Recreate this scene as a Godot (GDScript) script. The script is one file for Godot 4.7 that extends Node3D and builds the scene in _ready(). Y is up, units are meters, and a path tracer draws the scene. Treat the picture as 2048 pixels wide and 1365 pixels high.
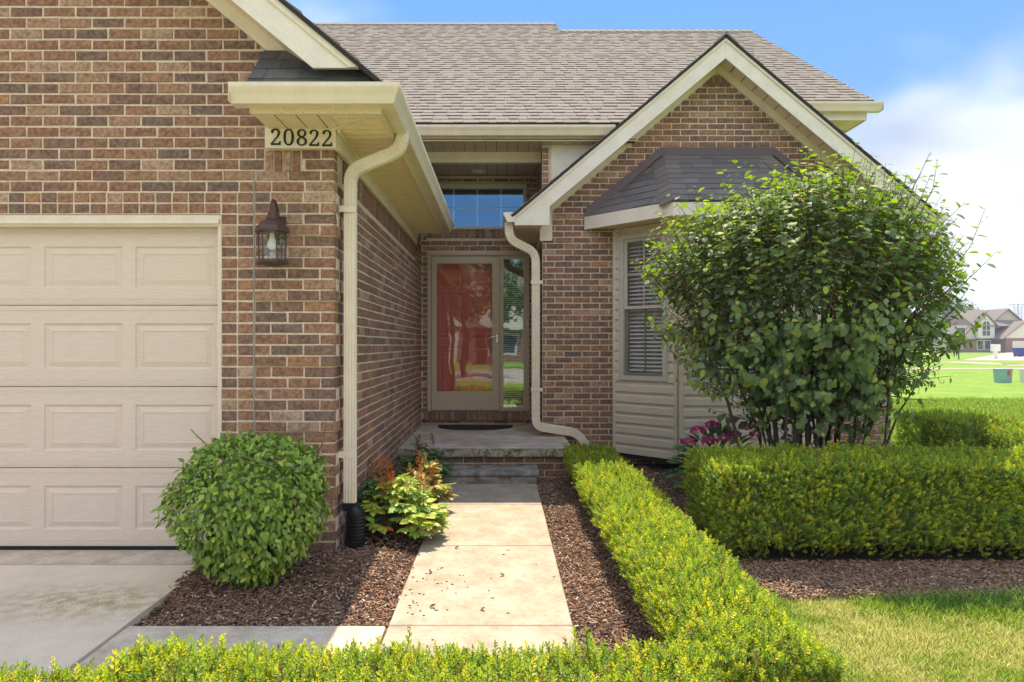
extends Node3D
# A brick house front: garage wing on the left, recessed porch, gabled wing with a bay on the right.
# Units are metres, y up. The photographer stands at the origin of x and z, looking along -z.

const EYE := 1.295          # height of the lens
const ZG := -4.23           # brick face of the garage
const ZE := -8.835          # brick face of the entry wall
const ZP := -7.712          # brick face of the gabled wing
const XS := -1.032          # side face of the garage
const XP := 0.469           # left edge of the gabled wing
const XC := 2.44            # ridge of the gabled wing
const PITCH := 0.0677       # brick course
const BL := 0.2032          # brick and joint
const SUN := Vector3(-0.07, -1.0, 0.465)

var rng := RandomNumberGenerator.new()
var M := {}
var unit_bricks := []
var brick_tones := []
var singles := 0
var house: Node3D
var taken := {}

func _ready() -> void:
	rng.seed = 20822
	make_camera()
	make_sky()
	make_materials()
	make_ground()
	make_house()
	make_porch()
	make_fittings()
	make_planting()
	make_street()

# ------------------------------------------------------------------ camera, sky, sun
func make_camera() -> void:
	var c := Camera3D.new()
	c.name = "camera"
	c.position = Vector3(0, EYE, 0)
	var n := 0.05
	c.set_frustum(n, Vector2(22.0, 8.5) / 1365.0 * n, n, 2000.0)
	add_child(c)
	c.current = true

func make_sky() -> void:
	var w := 1024
	var h := 512
	var im := Image.create(w, h, false, Image.FORMAT_RGBF)
	var nz := FastNoiseLite.new()
	nz.seed = 5
	nz.frequency = 0.9
	nz.fractal_octaves = 6
	var nb := FastNoiseLite.new()
	nb.seed = 11
	nb.frequency = 0.55
	nb.fractal_octaves = 3
	for j in h:
		var el := PI * (0.5 - (j + 0.5) / h)
		for i in w:
			var az := TAU * (i + 0.5) / w      # the seam of the picture lies straight ahead, along -z
			var d := Vector3(sin(az) * cos(el), sin(el), -cos(az) * cos(el))
			var up := maxf(d.y, 0.0)
			var t := pow(1.0 - up, 5.0)
			var c := Color(0.08, 0.20, 0.46).lerp(Color(0.28, 0.39, 0.54), t)
			# a thin high veil over the whole sky, streaked by the wind
			var q := Vector3(d.x, 0, d.z) / (up + 0.30)
			var veil := nz.get_noise_3d(q.x * 0.7 + 11.0, 1.0, q.z * 1.2 + 0.4) * 0.8 + nb.get_noise_3d(q.x * 0.8 + 11.0, 4.0, q.z * 0.8 + 0.4) * 0.9
			c = c.lerp(Color(0.94, 0.92, 0.90), smoothstep(-0.30, 0.62, veil) * 0.85)
			# a bank of cloud along the horizon, highest ahead and to the right
			var side := Vector2(d.x, d.z).normalized()
			var height := 0.17 + 0.10 * cos(az - 1.0) + 0.10 * nb.get_noise_2d(side.x * 1.4, side.y * 1.4 + 9.0) + 0.12 * nz.get_noise_3d(side.x * 3.6, up * 7.0, side.y * 3.6)
			var bank := smoothstep(height + 0.04, height - 0.10, up)
			var shade := 0.42 + 0.24 * nz.get_noise_3d(d.x * 4.0, d.y * 9.0, d.z * 4.0)
			c = c.lerp(Color(shade * 0.98, shade * 0.995, shade * 1.02), bank * 0.85)
			im.set_pixel(i, j, c)
	var sm := PanoramaSkyMaterial.new()
	sm.panorama = ImageTexture.create_from_image(im)
	sm.energy_multiplier = 1.0
	var sky := Sky.new()
	sky.sky_material = sm
	var e := Environment.new()
	e.background_mode = Environment.BG_SKY
	e.sky = sky
	e.background_energy_multiplier = 1.0
	e.tonemap_mode = Environment.TONE_MAPPER_LINEAR
	e.tonemap_exposure = 2.4
	e.sdfgi_enabled = true
	e.ssao_enabled = true
	e.ssil_enabled = true
	e.fog_enabled = true
	e.fog_density = 0.0009
	e.fog_light_color = Color(0.86, 0.9, 0.96)
	var we := WorldEnvironment.new()
	we.name = "environment"
	we.environment = e
	add_child(we)
	var s := DirectionalLight3D.new()
	s.name = "sun"
	s.light_energy = 1.14
	s.light_color = Color(1.0, 0.95, 0.86)
	s.light_angular_distance = 0.5
	s.shadow_enabled = true
	s.basis = Basis.looking_at(SUN.normalized(), Vector3.RIGHT)
	s.position = Vector3(0, 30, -12)
	add_child(s)

# ------------------------------------------------------------------ helpers: materials
func lin(r: float, g: float, b: float) -> Color:
	return Color(r, g, b).linear_to_srgb()

# layers: [seed, frequency, weight]; lo and hi are linear multipliers
func tex(layers: Array, lo: Color, hi: Color, size := 512) -> ImageTexture:
	var acc := PackedFloat32Array()
	acc.resize(size * size)
	acc.fill(0.5)
	for l in layers:
		var n := FastNoiseLite.new()
		n.seed = int(l[0])
		n.frequency = float(l[1])
		n.fractal_octaves = 4
		if l.size() > 3:
			n.noise_type = l[3]
		var g := n.get_seamless_image(size, size)
		g.convert(Image.FORMAT_L8)
		var by := g.get_data()
		var wt := float(l[2]) / 255.0
		for i in size * size:
			acc[i] += (by[i] - 127.5) * wt
	var lut := PackedByteArray()
	for i in 256:
		var c := lo.lerp(hi, i / 255.0).linear_to_srgb()
		lut.append(int(clampf(c.r, 0, 1) * 255))
		lut.append(int(clampf(c.g, 0, 1) * 255))
		lut.append(int(clampf(c.b, 0, 1) * 255))
	var out := PackedByteArray()
	out.resize(size * size * 3)
	for i in size * size:
		var v := int(clampf(acc[i], 0.0, 1.0) * 255.0) * 3
		out[i * 3] = lut[v]
		out[i * 3 + 1] = lut[v + 1]
		out[i * 3 + 2] = lut[v + 2]
	return ImageTexture.create_from_image(Image.create_from_data(size, size, false, Image.FORMAT_RGB8, out))

func mat(c: Color, rough := 0.8, t: Texture2D = null, scale := 1.0, relief := 0.0, rt: Texture2D = null) -> StandardMaterial3D:
	var m := StandardMaterial3D.new()
	m.albedo_color = c
	m.roughness = rough
	m.metallic_specular = 0.4
	if t:
		m.albedo_texture = t
		m.uv1_triplanar = true
		m.uv1_world_triplanar = true
		m.uv1_scale = Vector3.ONE * scale
		if relief != 0.0:
			m.heightmap_enabled = true
			m.heightmap_texture = rt if rt else t
			m.heightmap_scale = relief
	return m

func tinted(m: StandardMaterial3D) -> StandardMaterial3D:
	m.vertex_color_use_as_albedo = true
	return m

func leaf_mat(rough: float, back: Color, spec := 0.35) -> StandardMaterial3D:
	var m := StandardMaterial3D.new()
	m.albedo_color = Color.WHITE
	m.vertex_color_use_as_albedo = true
	m.roughness = rough
	m.metallic_specular = spec
	m.backlight_enabled = true
	m.backlight = back
	m.cull_mode = BaseMaterial3D.CULL_DISABLED
	return m

func glass(share: float, tint := Color(0.9, 0.95, 0.97)) -> StandardMaterial3D:
	var m := StandardMaterial3D.new()
	m.transparency = BaseMaterial3D.TRANSPARENCY_ALPHA
	m.albedo_color = Color(tint.r, tint.g, tint.b, share)
	m.metallic = 1.0
	m.roughness = 0.02
	var im := Image.create(4, 4, false, Image.FORMAT_RGBA8)
	im.fill(Color.WHITE)
	m.albedo_texture = ImageTexture.create_from_image(im)
	return m

func make_materials() -> void:
	var grit := tex([[1, 0.09, 1.1], [2, 0.02, 0.8], [3, 0.006, 0.5]], Color(0.62, 0.60, 0.58), Color(1, 1, 1))
	var fine := tex([[4, 0.12, 0.9], [5, 0.012, 0.5]], Color(0.86, 0.86, 0.86), Color(1, 1, 1))
	var soft := tex([[6, 0.008, 1.1], [7, 0.05, 0.7], [36, 0.2, 0.4]], Color(0.89, 0.88, 0.86), Color(1.02, 1.02, 1.02))
	var bricktex := tex([[8, 0.14, 1.0], [9, 0.03, 1.3], [10, 0.011, 0.8]], Color(0.48, 0.44, 0.43), Color(1.0, 1.0, 1.0))
	M.brick = tinted(mat(Color.WHITE, 0.92, bricktex, 1.9, 0.22, grit))
	M.mortar = mat(lin(0.76, 0.62, 0.445), 0.95, grit, 3.0, 0.25)
	M.trim = mat(lin(0.79, 0.68, 0.535), 0.42, soft, 1.3)          # almond coated metal
	M.trim_pale = mat(lin(0.80, 0.72, 0.615), 0.45, soft, 1.1)
	M.soffit = mat(lin(0.82, 0.66, 0.45), 0.5, soft, 1.7)
	M.trim_stained = mat(lin(0.80, 0.67, 0.49), 0.5, tex([[12, 0.06, 1.6], [13, 0.2, 1.2]], Color(0.45, 0.36, 0.24), Color(1.6, 1.6, 1.6)), 3.4)
	M.siding = mat(lin(0.68, 0.57, 0.43), 0.5, soft, 1.0)
	M.door = mat(lin(0.74, 0.605, 0.485), 0.42, tex([[14, 0.02, 0.9], [15, 0.2, 0.6]], Color(0.86, 0.85, 0.83), Color(1.02, 1.02, 1.02)), 1.0, 0.05)
	M.door.uv1_scale = Vector3(0.7, 8.0, 0.7)      # embossed grain runs along the sections
	M.taupe = mat(lin(0.56, 0.45, 0.33), 0.42, fine, 2.0)        # storm door frame paint
	M.win = mat(lin(0.60, 0.55, 0.46), 0.4, fine, 2.0)
	M.sash = mat(lin(0.23, 0.195, 0.16), 0.45, fine, 2.0)
	M.blind = mat(lin(0.70, 0.68, 0.64), 0.5)
	M.red = mat(lin(0.58, 0.075, 0.045), 0.35, fine, 2.0)
	M.number = mat(lin(0.018, 0.017, 0.018), 0.45)
	M.bronze = mat(lin(0.13, 0.075, 0.06), 0.38, tex([[16, 0.05, 1.2]], Color(0.6, 0.6, 0.7), Color(1, 1, 1), 256), 6.0)
	M.bronze.metallic = 0.45
	M.flash = mat(lin(0.125, 0.088, 0.092), 0.5, fine, 2.0)
	M.caulk = mat(lin(0.40, 0.36, 0.29), 0.8, grit, 4.0)
	M.bulb = mat(lin(0.86, 0.84, 0.80), 0.3)
	M.steel = mat(lin(0.62, 0.58, 0.5), 0.25)
	M.steel.metallic = 0.9
	M.rubber = mat(lin(0.012, 0.013, 0.015), 0.35, fine, 4.0)
	M.mat = mat(lin(0.022, 0.016, 0.014), 0.95, grit, 8.0, 0.3)
	M.white = mat(lin(0.72, 0.70, 0.66), 0.5)
	M.glass = glass(0.13)
	M.glass_storm = glass(0.17)
	M.glass_side = glass(0.34)
	M.glass_coat = glass(0.30, Color(0.72, 0.90, 1.0))
	M.lantern_glass = glass(0.2)
	M.dark = mat(lin(0.03, 0.028, 0.026), 0.9)
	var sh := tex([[17, 0.16, 1.3], [18, 0.02, 0.5]], Color(0.62, 0.60, 0.58), Color(1, 1, 1))
	M.shingle = tinted(mat(Color.WHITE, 0.95, sh, 2.4, 0.15))
	var conc := tex([[19, 0.16, 0.9], [20, 0.03, 0.5], [21, 0.006, 0.7]], Color(0.62, 0.585, 0.53), Color(1.06, 1.06, 1.06))
	M.concrete = mat(lin(0.68, 0.57, 0.44), 0.92, conc, 1.3, 0.12)
	M.walk = mat(lin(0.46, 0.383, 0.288), 0.92, conc, 1.1, 0.12)
	M.porch = mat(lin(0.60, 0.52, 0.42), 0.85, tex([[22, 0.16, 0.5], [23, 0.012, 0.9], [24, 0.004, 0.8]], Color(0.62, 0.58, 0.52), Color(1, 1, 1)), 0.7, 0.1)
	M.moss = mat(lin(0.40, 0.36, 0.28), 0.95, tex([[25, 0.05, 1.5], [26, 0.012, 1.2]], Color(0.22, 0.21, 0.11), Color(1, 0.98, 0.94)), 1.5, 0.2)
	M.stepstone = mat(lin(0.33, 0.31, 0.28), 0.9, tex([[27, 0.03, 1.0], [28, 0.009, 1.3]], Color(0.42, 0.37, 0.28), Color(1, 1, 1)), 0.9, 0.25)
	M.soil = mat(lin(0.085, 0.055, 0.038), 1.0, grit, 3.0, 0.6)
	M.lawn = mat(lin(0.20, 0.315, 0.028), 0.95, tex([[29, 0.2, 0.8], [30, 0.02, 0.9], [31, 0.005, 0.7]], Color(0.62, 0.66, 0.5), Color(1.0, 1.0, 1.0)), 0.18, 0.8)
	M.chip = tinted(mat(Color.WHITE, 0.95))
	M.bark = mat(lin(0.10, 0.07, 0.055), 0.95, grit, 5.0, 0.3)
	M.twig = mat(lin(0.16, 0.09, 0.055), 0.8)
	M.core = mat(lin(0.21, 0.31, 0.08), 1.0, grit, 6.0, 1.0)
	M.box = leaf_mat(0.42, Color(0.88, 1.0, 0.3))
	M.shrub = leaf_mat(0.5, Color(0.9, 1.0, 0.2), 0.3)
	M.bush = leaf_mat(0.42, Color(0.5, 0.7, 0.2), 0.4)
	M.grass = leaf_mat(0.6, Color(0.5, 0.6, 0.2), 0.2)
	M.plume = tinted(mat(Color.WHITE, 0.9))
	M.petal = leaf_mat(0.6, Color(0.8, 0.4, 0.6), 0.2)
	M.far_trim = mat(lin(0.66, 0.62, 0.54), 0.6)
	M.far_pane = mat(lin(0.06, 0.08, 0.09), 0.08)
	M.plastic_teal = mat(lin(0.22, 0.38, 0.33), 0.5)
	M.plastic_grey = mat(lin(0.25, 0.34, 0.36), 0.5)
	M.plastic_blue = mat(lin(0.012, 0.035, 0.22), 0.4)
	M.plastic_yellow = mat(lin(0.7, 0.45, 0.03), 0.4)
	M.asphalt = mat(lin(0.42, 0.38, 0.33), 0.95, conc, 0.3)

# ------------------------------------------------------------------ helpers: nodes and shapes
func numbered(n: String) -> String:
	if not taken.has(n):
		taken[n] = 0
		return n
	taken[n] += 1
	return "%s_%03d" % [n, taken[n]]

func thing(n: String, label: String, cat: String, at := Vector3.ZERO, group := "") -> Node3D:
	var o := Node3D.new()
	o.name = numbered(n)
	o.position = at
	o.set_meta("label", label)
	o.set_meta("category", cat)
	if group != "":
		o.set_meta("group", group)
	add_child(o)
	return o

func node(n: String, parent: Node3D) -> Node3D:
	var o := Node3D.new()
	o.name = n
	parent.add_child(o, true)
	return o

func st_new() -> SurfaceTool:
	var st := SurfaceTool.new()
	st.begin(Mesh.PRIMITIVE_TRIANGLES)
	return st

func put(st: SurfaceTool, n: String, m: Material, parent: Node3D, kind := "") -> MeshInstance3D:
	var o := MeshInstance3D.new()
	o.name = n
	o.mesh = st.commit()
	o.material_override = m
	parent.add_child(o, true)
	if kind != "":
		o.set_meta("kind", kind)
	return o

func ground_piece(st: SurfaceTool, n: String, m: Material) -> MeshInstance3D:
	var o := MeshInstance3D.new()
	o.name = numbered(n)
	o.mesh = st.commit()
	o.material_override = m
	o.set_meta("kind", "structure")
	add_child(o)
	return o

# points run anticlockwise seen from outside
func tri(st: SurfaceTool, a: Vector3, b: Vector3, c: Vector3) -> void:
	var n := (b - a).cross(c - a).normalized()
	st.set_normal(n); st.add_vertex(a)
	st.set_normal(n); st.add_vertex(c)
	st.set_normal(n); st.add_vertex(b)

func quad(st: SurfaceTool, a: Vector3, b: Vector3, c: Vector3, d: Vector3) -> void:
	var n := (c - a).cross(d - b).normalized()
	for p in [a, c, b, a, d, c]:
		st.set_normal(n)
		st.add_vertex(p)

func hexa(st: SurfaceTool, p: Array) -> void:
	# p: bottom four anticlockwise from above, then top four
	quad(st, p[3], p[2], p[1], p[0])
	quad(st, p[4], p[5], p[6], p[7])
	for i in 4:
		var j := (i + 1) % 4
		quad(st, p[i], p[j], p[j + 4], p[i + 4])

func box(st: SurfaceTool, c: Vector3, s: Vector3, t := Transform3D.IDENTITY) -> void:
	var h := s / 2.0
	var p := []
	for y in [-1.0, 1.0]:
		for q in [Vector2(-1, 1), Vector2(1, 1), Vector2(1, -1), Vector2(-1, -1)]:
			p.append(t * (c + Vector3(q.x * h.x, y * h.y, q.y * h.z)))
	hexa(st, p)

# box between two corners
func bx(st: SurfaceTool, a: Vector3, b: Vector3, t := Transform3D.IDENTITY) -> void:
	box(st, (a + b) / 2.0, (b - a).abs(), t)

# box with all twelve edges cut at r
func cbox(st: SurfaceTool, c: Vector3, s: Vector3, r: float, t := Transform3D.IDENTITY) -> void:
	var h := s / 2.0
	r = minf(r, minf(h.x, minf(h.y, h.z)) * 0.9)
	for ax in 3:
		var u := (ax + 1) % 3
		var v := (ax + 2) % 3
		for sg in [-1.0, 1.0]:
			var q := []
			for k in [[-1, -1], [1, -1], [1, 1], [-1, 1]]:
				var p := Vector3.ZERO
				p[ax] = sg * h[ax]
				p[u] = k[0] * (h[u] - r)
				p[v] = k[1] * (h[v] - r)
				q.append(t * (c + p))
			if sg > 0:
				quad(st, q[0], q[1], q[2], q[3])
			else:
				quad(st, q[3], q[2], q[1], q[0])
		# edges along this axis
		for k in [[-1, -1], [1, -1], [1, 1], [-1, 1]]:
			var e := []
			for w in [[-1.0, 0], [1.0, 0], [1.0, 1], [-1.0, 1]]:
				var p := Vector3.ZERO
				p[ax] = w[0] * (h[ax] - r)
				if w[1] == 0:
					p[u] = k[0] * h[u]
					p[v] = k[1] * (h[v] - r)
				else:
					p[u] = k[0] * (h[u] - r)
					p[v] = k[1] * h[v]
				e.append(p)
			var nn: Vector3 = (e[2] - e[0]).cross(e[3] - e[1])
			var outw := Vector3.ZERO
			outw[u] = k[0]
			outw[v] = k[1]
			if nn.dot(outw) < 0:
				e.reverse()
			quad(st, t * (c + e[0]), t * (c + e[1]), t * (c + e[2]), t * (c + e[3]))
	for sx in [-1.0, 1.0]:
		for sy in [-1.0, 1.0]:
			for sz in [-1.0, 1.0]:
				var a := c + Vector3(sx * h.x, sy * (h.y - r), sz * (h.z - r))
				var b := c + Vector3(sx * (h.x - r), sy * h.y, sz * (h.z - r))
				var d := c + Vector3(sx * (h.x - r), sy * (h.y - r), sz * h.z)
				if sx * sy * sz > 0:
					tri(st, t * a, t * b, t * d)
				else:
					tri(st, t * a, t * d, t * b)

# outline in the xy plane (any order), pushed from z0 to z1 (z1 > z0)
func prism(st: SurfaceTool, pts: PackedVector2Array, z0: float, z1: float, t := Transform3D.IDENTITY) -> void:
	var p := pts.duplicate()
	if Geometry2D.is_polygon_clockwise(p):
		p.reverse()
	# is_polygon_clockwise assumes y down; measure the area ourselves
	var a := 0.0
	for i in p.size():
		var q := p[(i + 1) % p.size()]
		a += p[i].x * q.y - q.x * p[i].y
	if a < 0:
		p.reverse()
	var idx := Geometry2D.triangulate_polygon(p)
	for i in range(0, idx.size(), 3):
		var q := [p[idx[i]], p[idx[i + 1]], p[idx[i + 2]]]
		var ar: float = (q[1] - q[0]).cross(q[2] - q[0])
		if ar < 0:
			q = [q[0], q[2], q[1]]
		tri(st, t * Vector3(q[0].x, q[0].y, z1), t * Vector3(q[1].x, q[1].y, z1), t * Vector3(q[2].x, q[2].y, z1))
		tri(st, t * Vector3(q[0].x, q[0].y, z0), t * Vector3(q[2].x, q[2].y, z0), t * Vector3(q[1].x, q[1].y, z0))
	for i in p.size():
		var q := p[i]
		var r := p[(i + 1) % p.size()]
		quad(st, t * Vector3(q.x, q.y, z0), t * Vector3(r.x, r.y, z0), t * Vector3(r.x, r.y, z1), t * Vector3(q.x, q.y, z1))

# smooth round tube
func tube(st: SurfaceTool, path: Array, radii: Array, sides := 8, cap := true) -> void:
	var n := path.size()
	var ref := Vector3(0.31, 0.2, 0.93).normalized()
	var rings := []
	for i in n:
		var d: Vector3 = (path[mini(i + 1, n - 1)] - path[maxi(i - 1, 0)]).normalized()
		var x := (ref - d * ref.dot(d)).normalized()
		ref = x
		var y := d.cross(x)
		var ring := []
		for k in sides:
			var an := TAU * k / sides
			var dir := x * cos(an) + y * sin(an)
			ring.append([path[i] + dir * float(radii[i]), dir])
		rings.append(ring)
	for i in n - 1:
		for k in sides:
			var l := (k + 1) % sides
			var a: Array = rings[i][k]; var b: Array = rings[i][l]
			var c: Array = rings[i + 1][l]; var d: Array = rings[i + 1][k]
			for q in [a, c, b, a, d, c]:
				st.set_normal(q[1])
				st.add_vertex(q[0])
	if cap:
		for e in [0, n - 1]:
			for k in sides:
				var l := (k + 1) % sides
				if e == 0:
					tri(st, path[0], rings[0][l][0], rings[0][k][0])
				else:
					tri(st, path[e], rings[e][k][0], rings[e][l][0])

# flat-faced profile (closed, anticlockwise in x/y) swept along a path; "up" keeps the profile's y
func sweep(st: SurfaceTool, prof: Array, path: Array, up: Vector3) -> void:
	var n := path.size()
	var rings := []
	for i in n:
		var d0: Vector3 = (path[i] - path[maxi(i - 1, 0)]).normalized() if i > 0 else (path[1] - path[0]).normalized()
		var d1: Vector3 = (path[mini(i + 1, n - 1)] - path[i]).normalized() if i < n - 1 else d0
		var d := (d0 + d1).normalized()
		var y := (up - d * up.dot(d)).normalized()
		var x := y.cross(d)
		var miter := 1.0 / maxf(0.5, d.dot(d0))
		var ring := []
		for p in prof:
			ring.append(path[i] + x * p.x * miter + y * p.y)
		rings.append(ring)
	var m := prof.size()
	for i in n - 1:
		for k in m:
			var l := (k + 1) % m
			quad(st, rings[i][k], rings[i][l], rings[i + 1][l], rings[i + 1][k])
	var pp := PackedVector2Array(prof)
	var idx := Geometry2D.triangulate_polygon(pp)
	for i in range(0, idx.size(), 3):
		tri(st, rings[0][idx[i]], rings[0][idx[i + 2]], rings[0][idx[i + 1]])
		tri(st, rings[n - 1][idx[i]], rings[n - 1][idx[i + 1]], rings[n - 1][idx[i + 2]])

# turned shape with crisp ridges
func lathe(st: SurfaceTool, path: Array, radii: Array, sides: int) -> void:
	for i in path.size() - 1:
		for k in sides:
			var a := TAU * k / sides
			var b := TAU * (k + 1) / sides
			var p := Vector3(cos(a), 0, sin(a))
			var q := Vector3(cos(b), 0, sin(b))
			quad(st, path[i] + q * radii[i], path[i] + p * radii[i], path[i + 1] + p * radii[i + 1], path[i + 1] + q * radii[i + 1])

func bend(points: Array, r: float, seg := 5) -> Array:
	# rounds the inner corners of a path
	var out := [points[0]]
	for i in range(1, points.size() - 1):
		var a: Vector3 = points[i] + (points[i - 1] - points[i]).normalized() * r
		var b: Vector3 = points[i] + (points[i + 1] - points[i]).normalized() * r
		for k in seg + 1:
			var t := float(k) / seg
			out.append(a.lerp(points[i], t).lerp(Vector3(points[i]).lerp(b, t), t))
	out.append(points[-1])
	return out

func frame_at(o: Vector3, x: Vector3, y: Vector3) -> Transform3D:
	var xx := x.normalized()
	var yy := y.normalized()
	return Transform3D(Basis(xx, yy, xx.cross(yy)), o)

# ------------------------------------------------------------------ bricks
func make_unit_bricks() -> void:
	# linear base colours of fired clay, with how often each occurs
	brick_tones = [
		[Color(0.385, 0.208, 0.130), 5], [Color(0.353, 0.188, 0.119), 5], [Color(0.407, 0.223, 0.141), 4], [Color(0.336, 0.181, 0.119), 4],
		[Color(0.308, 0.177, 0.126), 4], [Color(0.268, 0.165, 0.123), 4], [Color(0.244, 0.162, 0.128), 3], [Color(0.443, 0.262, 0.166), 3],
		[Color(0.484, 0.311, 0.209), 2], [Color(0.456, 0.242, 0.130), 1], [Color(0.279, 0.162, 0.119), 4], [Color(0.527, 0.366, 0.255), 1]]
	for t in brick_tones:
		var pair := []
		for k in 2:
			var st := st_new()
			brick_shape(st, Transform3D.IDENTITY, t[0])
			pair.append(st.commit())
		unit_bricks.append(pair)

func brick_shape(st: SurfaceTool, t: Transform3D, c: Color) -> void:
	# unit brick: x and y from -0.5 to 0.5, z from -1 (in the wall) to 0; arrises worn unevenly
	var f := []
	var g := []
	var b := []
	for q in [[-1, -1], [1, -1], [1, 1], [-1, 1]]:
		var jx := rng.randf_range(-0.006, 0.006)
		var jy := rng.randf_range(-0.03, 0.03)
		f.append(Vector3(q[0] * 0.485 + jx, q[1] * 0.44 + jy, 0))
		g.append(Vector3(q[0] * 0.5 + jx, q[1] * 0.5 + jy, -0.045))
		b.append(Vector3(q[0] * 0.5, q[1] * 0.5, -1))
	st.set_color(c)
	quad(st, t * f[0], t * f[1], t * f[2], t * f[3])
	for i in 4:
		var j := (i + 1) % 4
		st.set_color(c)
		quad(st, t * g[i], t * g[j], t * f[j], t * f[i])
		quad(st, t * b[i], t * b[j], t * g[j], t * g[i])

func pick_tone() -> int:
	var total := 0
	for t in brick_tones:
		total += t[1]
	var r := rng.randi_range(0, total - 1)
	for i in brick_tones.size():
		r -= brick_tones[i][1]
		if r < 0:
			return i
	return 0

# one brick: rectangle in the wall's own plane; single ones become parts of their own
func lay(wall: Node3D, st: SurfaceTool, t: Transform3D, u0: float, u1: float, v0: float, v1: float, proud: float, single: bool, depth := 0.085) -> bool:
	var i := pick_tone()
	var w := u1 - u0
	var h := v1 - v0
	var tilt := Basis(Vector3(0, 0, 1), rng.randf_range(-0.004, 0.004))
	var b := tilt * Basis.from_scale(Vector3(w, h, depth))
	var at := Vector3((u0 + u1) / 2.0, (v0 + v1) / 2.0 + rng.randf_range(-0.0008, 0.0008), proud + rng.randf_range(-0.0022, 0.0018))
	if single and singles < 320:
		var o := MeshInstance3D.new()
		o.name = "brick" if singles == 0 else "brick_%03d" % singles
		o.mesh = unit_bricks[i][rng.randi_range(0, 1)]
		o.material_override = M.brick
		o.transform = t * Transform3D(b, at)
		wall.add_child(o, true)
		singles += 1
		return true
	var c: Color = brick_tones[i][0]
	brick_shape(st, t * Transform3D(b, at), c * rng.randf_range(0.92, 1.08))
	return false

# spans(v, row) gives [[u0, u1, bond], ...]; bond 0 is running, 1 is stacked headers
func courses(wall: Node3D, st: SurfaceTool, t: Transform3D, v0: float, rows: int, spans: Callable, proud: Callable, single: Callable) -> void:
	for r in rows:
		var v := v0 + r * PITCH
		for s in spans.call(v + PITCH / 2, r):
			var step: float = BL if s[2] == 0 else BL / 2.0
			var off: float = (float(s[3]) if s.size() > 3 else 0.0) + (BL / 2.0 if r % 2 == 1 and s[2] == 0 else 0.0)
			var k := floori((s[0] - off) / step)
			while off + k * step < s[1] - 0.001:
				var a := maxf(off + k * step, s[0])
				var b := minf(off + (k + 1) * step, s[1])
				k += 1
				if b - a < 0.03:
					continue
				var j := rng.randf_range(-0.0012, 0.0012)
				lay(wall, st, t, a + 0.0055 + j, b - 0.0055 + j, v + 0.0056, v + PITCH - 0.0056, proud.call(r, (a + b) / 2), single.call((a + b) / 2, v))

# a row of equal bricks standing side by side
func row_of(wall: Node3D, st: SurfaceTool, t: Transform3D, u0: float, u1: float, v0: float, v1: float, n: int, proud: float, single := false) -> void:
	var w := (u1 - u0) / n
	for i in n:
		lay(wall, st, t, u0 + i * w + 0.0048, u0 + (i + 1) * w - 0.0048, v0 + 0.004, v1 - 0.004, proud, single)

# wall sheet with rectangular openings, as boxes round them (mortar behind the bricks)
func sheet(st: SurfaceTool, t: Transform3D, u0: float, u1: float, v0: float, v1: float, holes: Array, front := -0.0045, back := -0.10) -> void:
	var us := [u0, u1]
	for h in holes:
		us.append(clampf(h[0], u0, u1))
		us.append(clampf(h[1], u0, u1))
	us.sort()
	for i in us.size() - 1:
		if us[i + 1] - us[i] < 0.001:
			continue
		var m: float = (us[i] + us[i + 1]) / 2
		var cuts := []
		for h in holes:
			if m > h[0] and m < h[1]:
				cuts.append([h[2], h[3]])
		cuts.sort_custom(func(a, b): return a[0] < b[0])
		var y := v0
		for c in cuts:
			if c[0] > y:
				bx(st, Vector3(us[i], y, back), Vector3(us[i + 1], c[0], front), t)
			y = maxf(y, c[1])
		if y < v1:
			bx(st, Vector3(us[i], y, back), Vector3(us[i + 1], v1, front), t)

# ------------------------------------------------------------------ shingles
# o: a point of the eave, along: eave direction, up: upslope direction, outline in (along, up); pieces lie on the plane
func shingles(parent: Node3D, o: Vector3, along: Vector3, up: Vector3, outline: PackedVector2Array, exposure: float, wmin: float, wmax: float, tones: Array, single: bool, teeth: float, deck := true) -> void:
	var t := frame_at(o, along, up)
	var lo := outline[0]
	var hi := outline[0]
	for p in outline:
		lo = lo.min(p)
		hi = hi.max(p)
	var st := st_new()
	var r0 := floori(lo.y / exposure)
	var rows := ceili(hi.y / exposure) - r0
	for r in rows:
		var y0 := (r0 + r) * exposure
		var y1 := y0 + exposure * 1.02
		var x := lo.x - rng.randf() * wmax
		var tooth := rng.randf() < 0.5
		while x < hi.x:
			var w := rng.randf_range(wmin, wmax)
			tooth = not tooth if rng.randf() < 0.85 else tooth
			var th := 0.0035 + (teeth if tooth else 0.0) + rng.randf_range(0, 0.0015)
			var rect := PackedVector2Array([Vector2(x + 0.0015, y0), Vector2(x + w - 0.0015, y0), Vector2(x + w - 0.0015, y1), Vector2(x + 0.0015, y1)])
			x += w
			for poly in Geometry2D.intersect_polygons(rect, outline):
				if poly.size() < 3:
					continue
				var c: Color = tones[rng.randi_range(0, tones.size() - 1)] * rng.randf_range(0.95, 1.05)
				var s := st_new() if single else st
				s.set_color(c)
				flake(s, poly, t, y0, y1, th)
				if single:
					put(s, "shingle", M.shingle, parent)
	if not single:
		put(st, "shingles", M.shingle, parent, "stuff")
	if deck:
		var d := st_new()
		prism(d, outline, -0.022, 0.0005, t)
		put(d, "deck", M.dark, parent)

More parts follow.
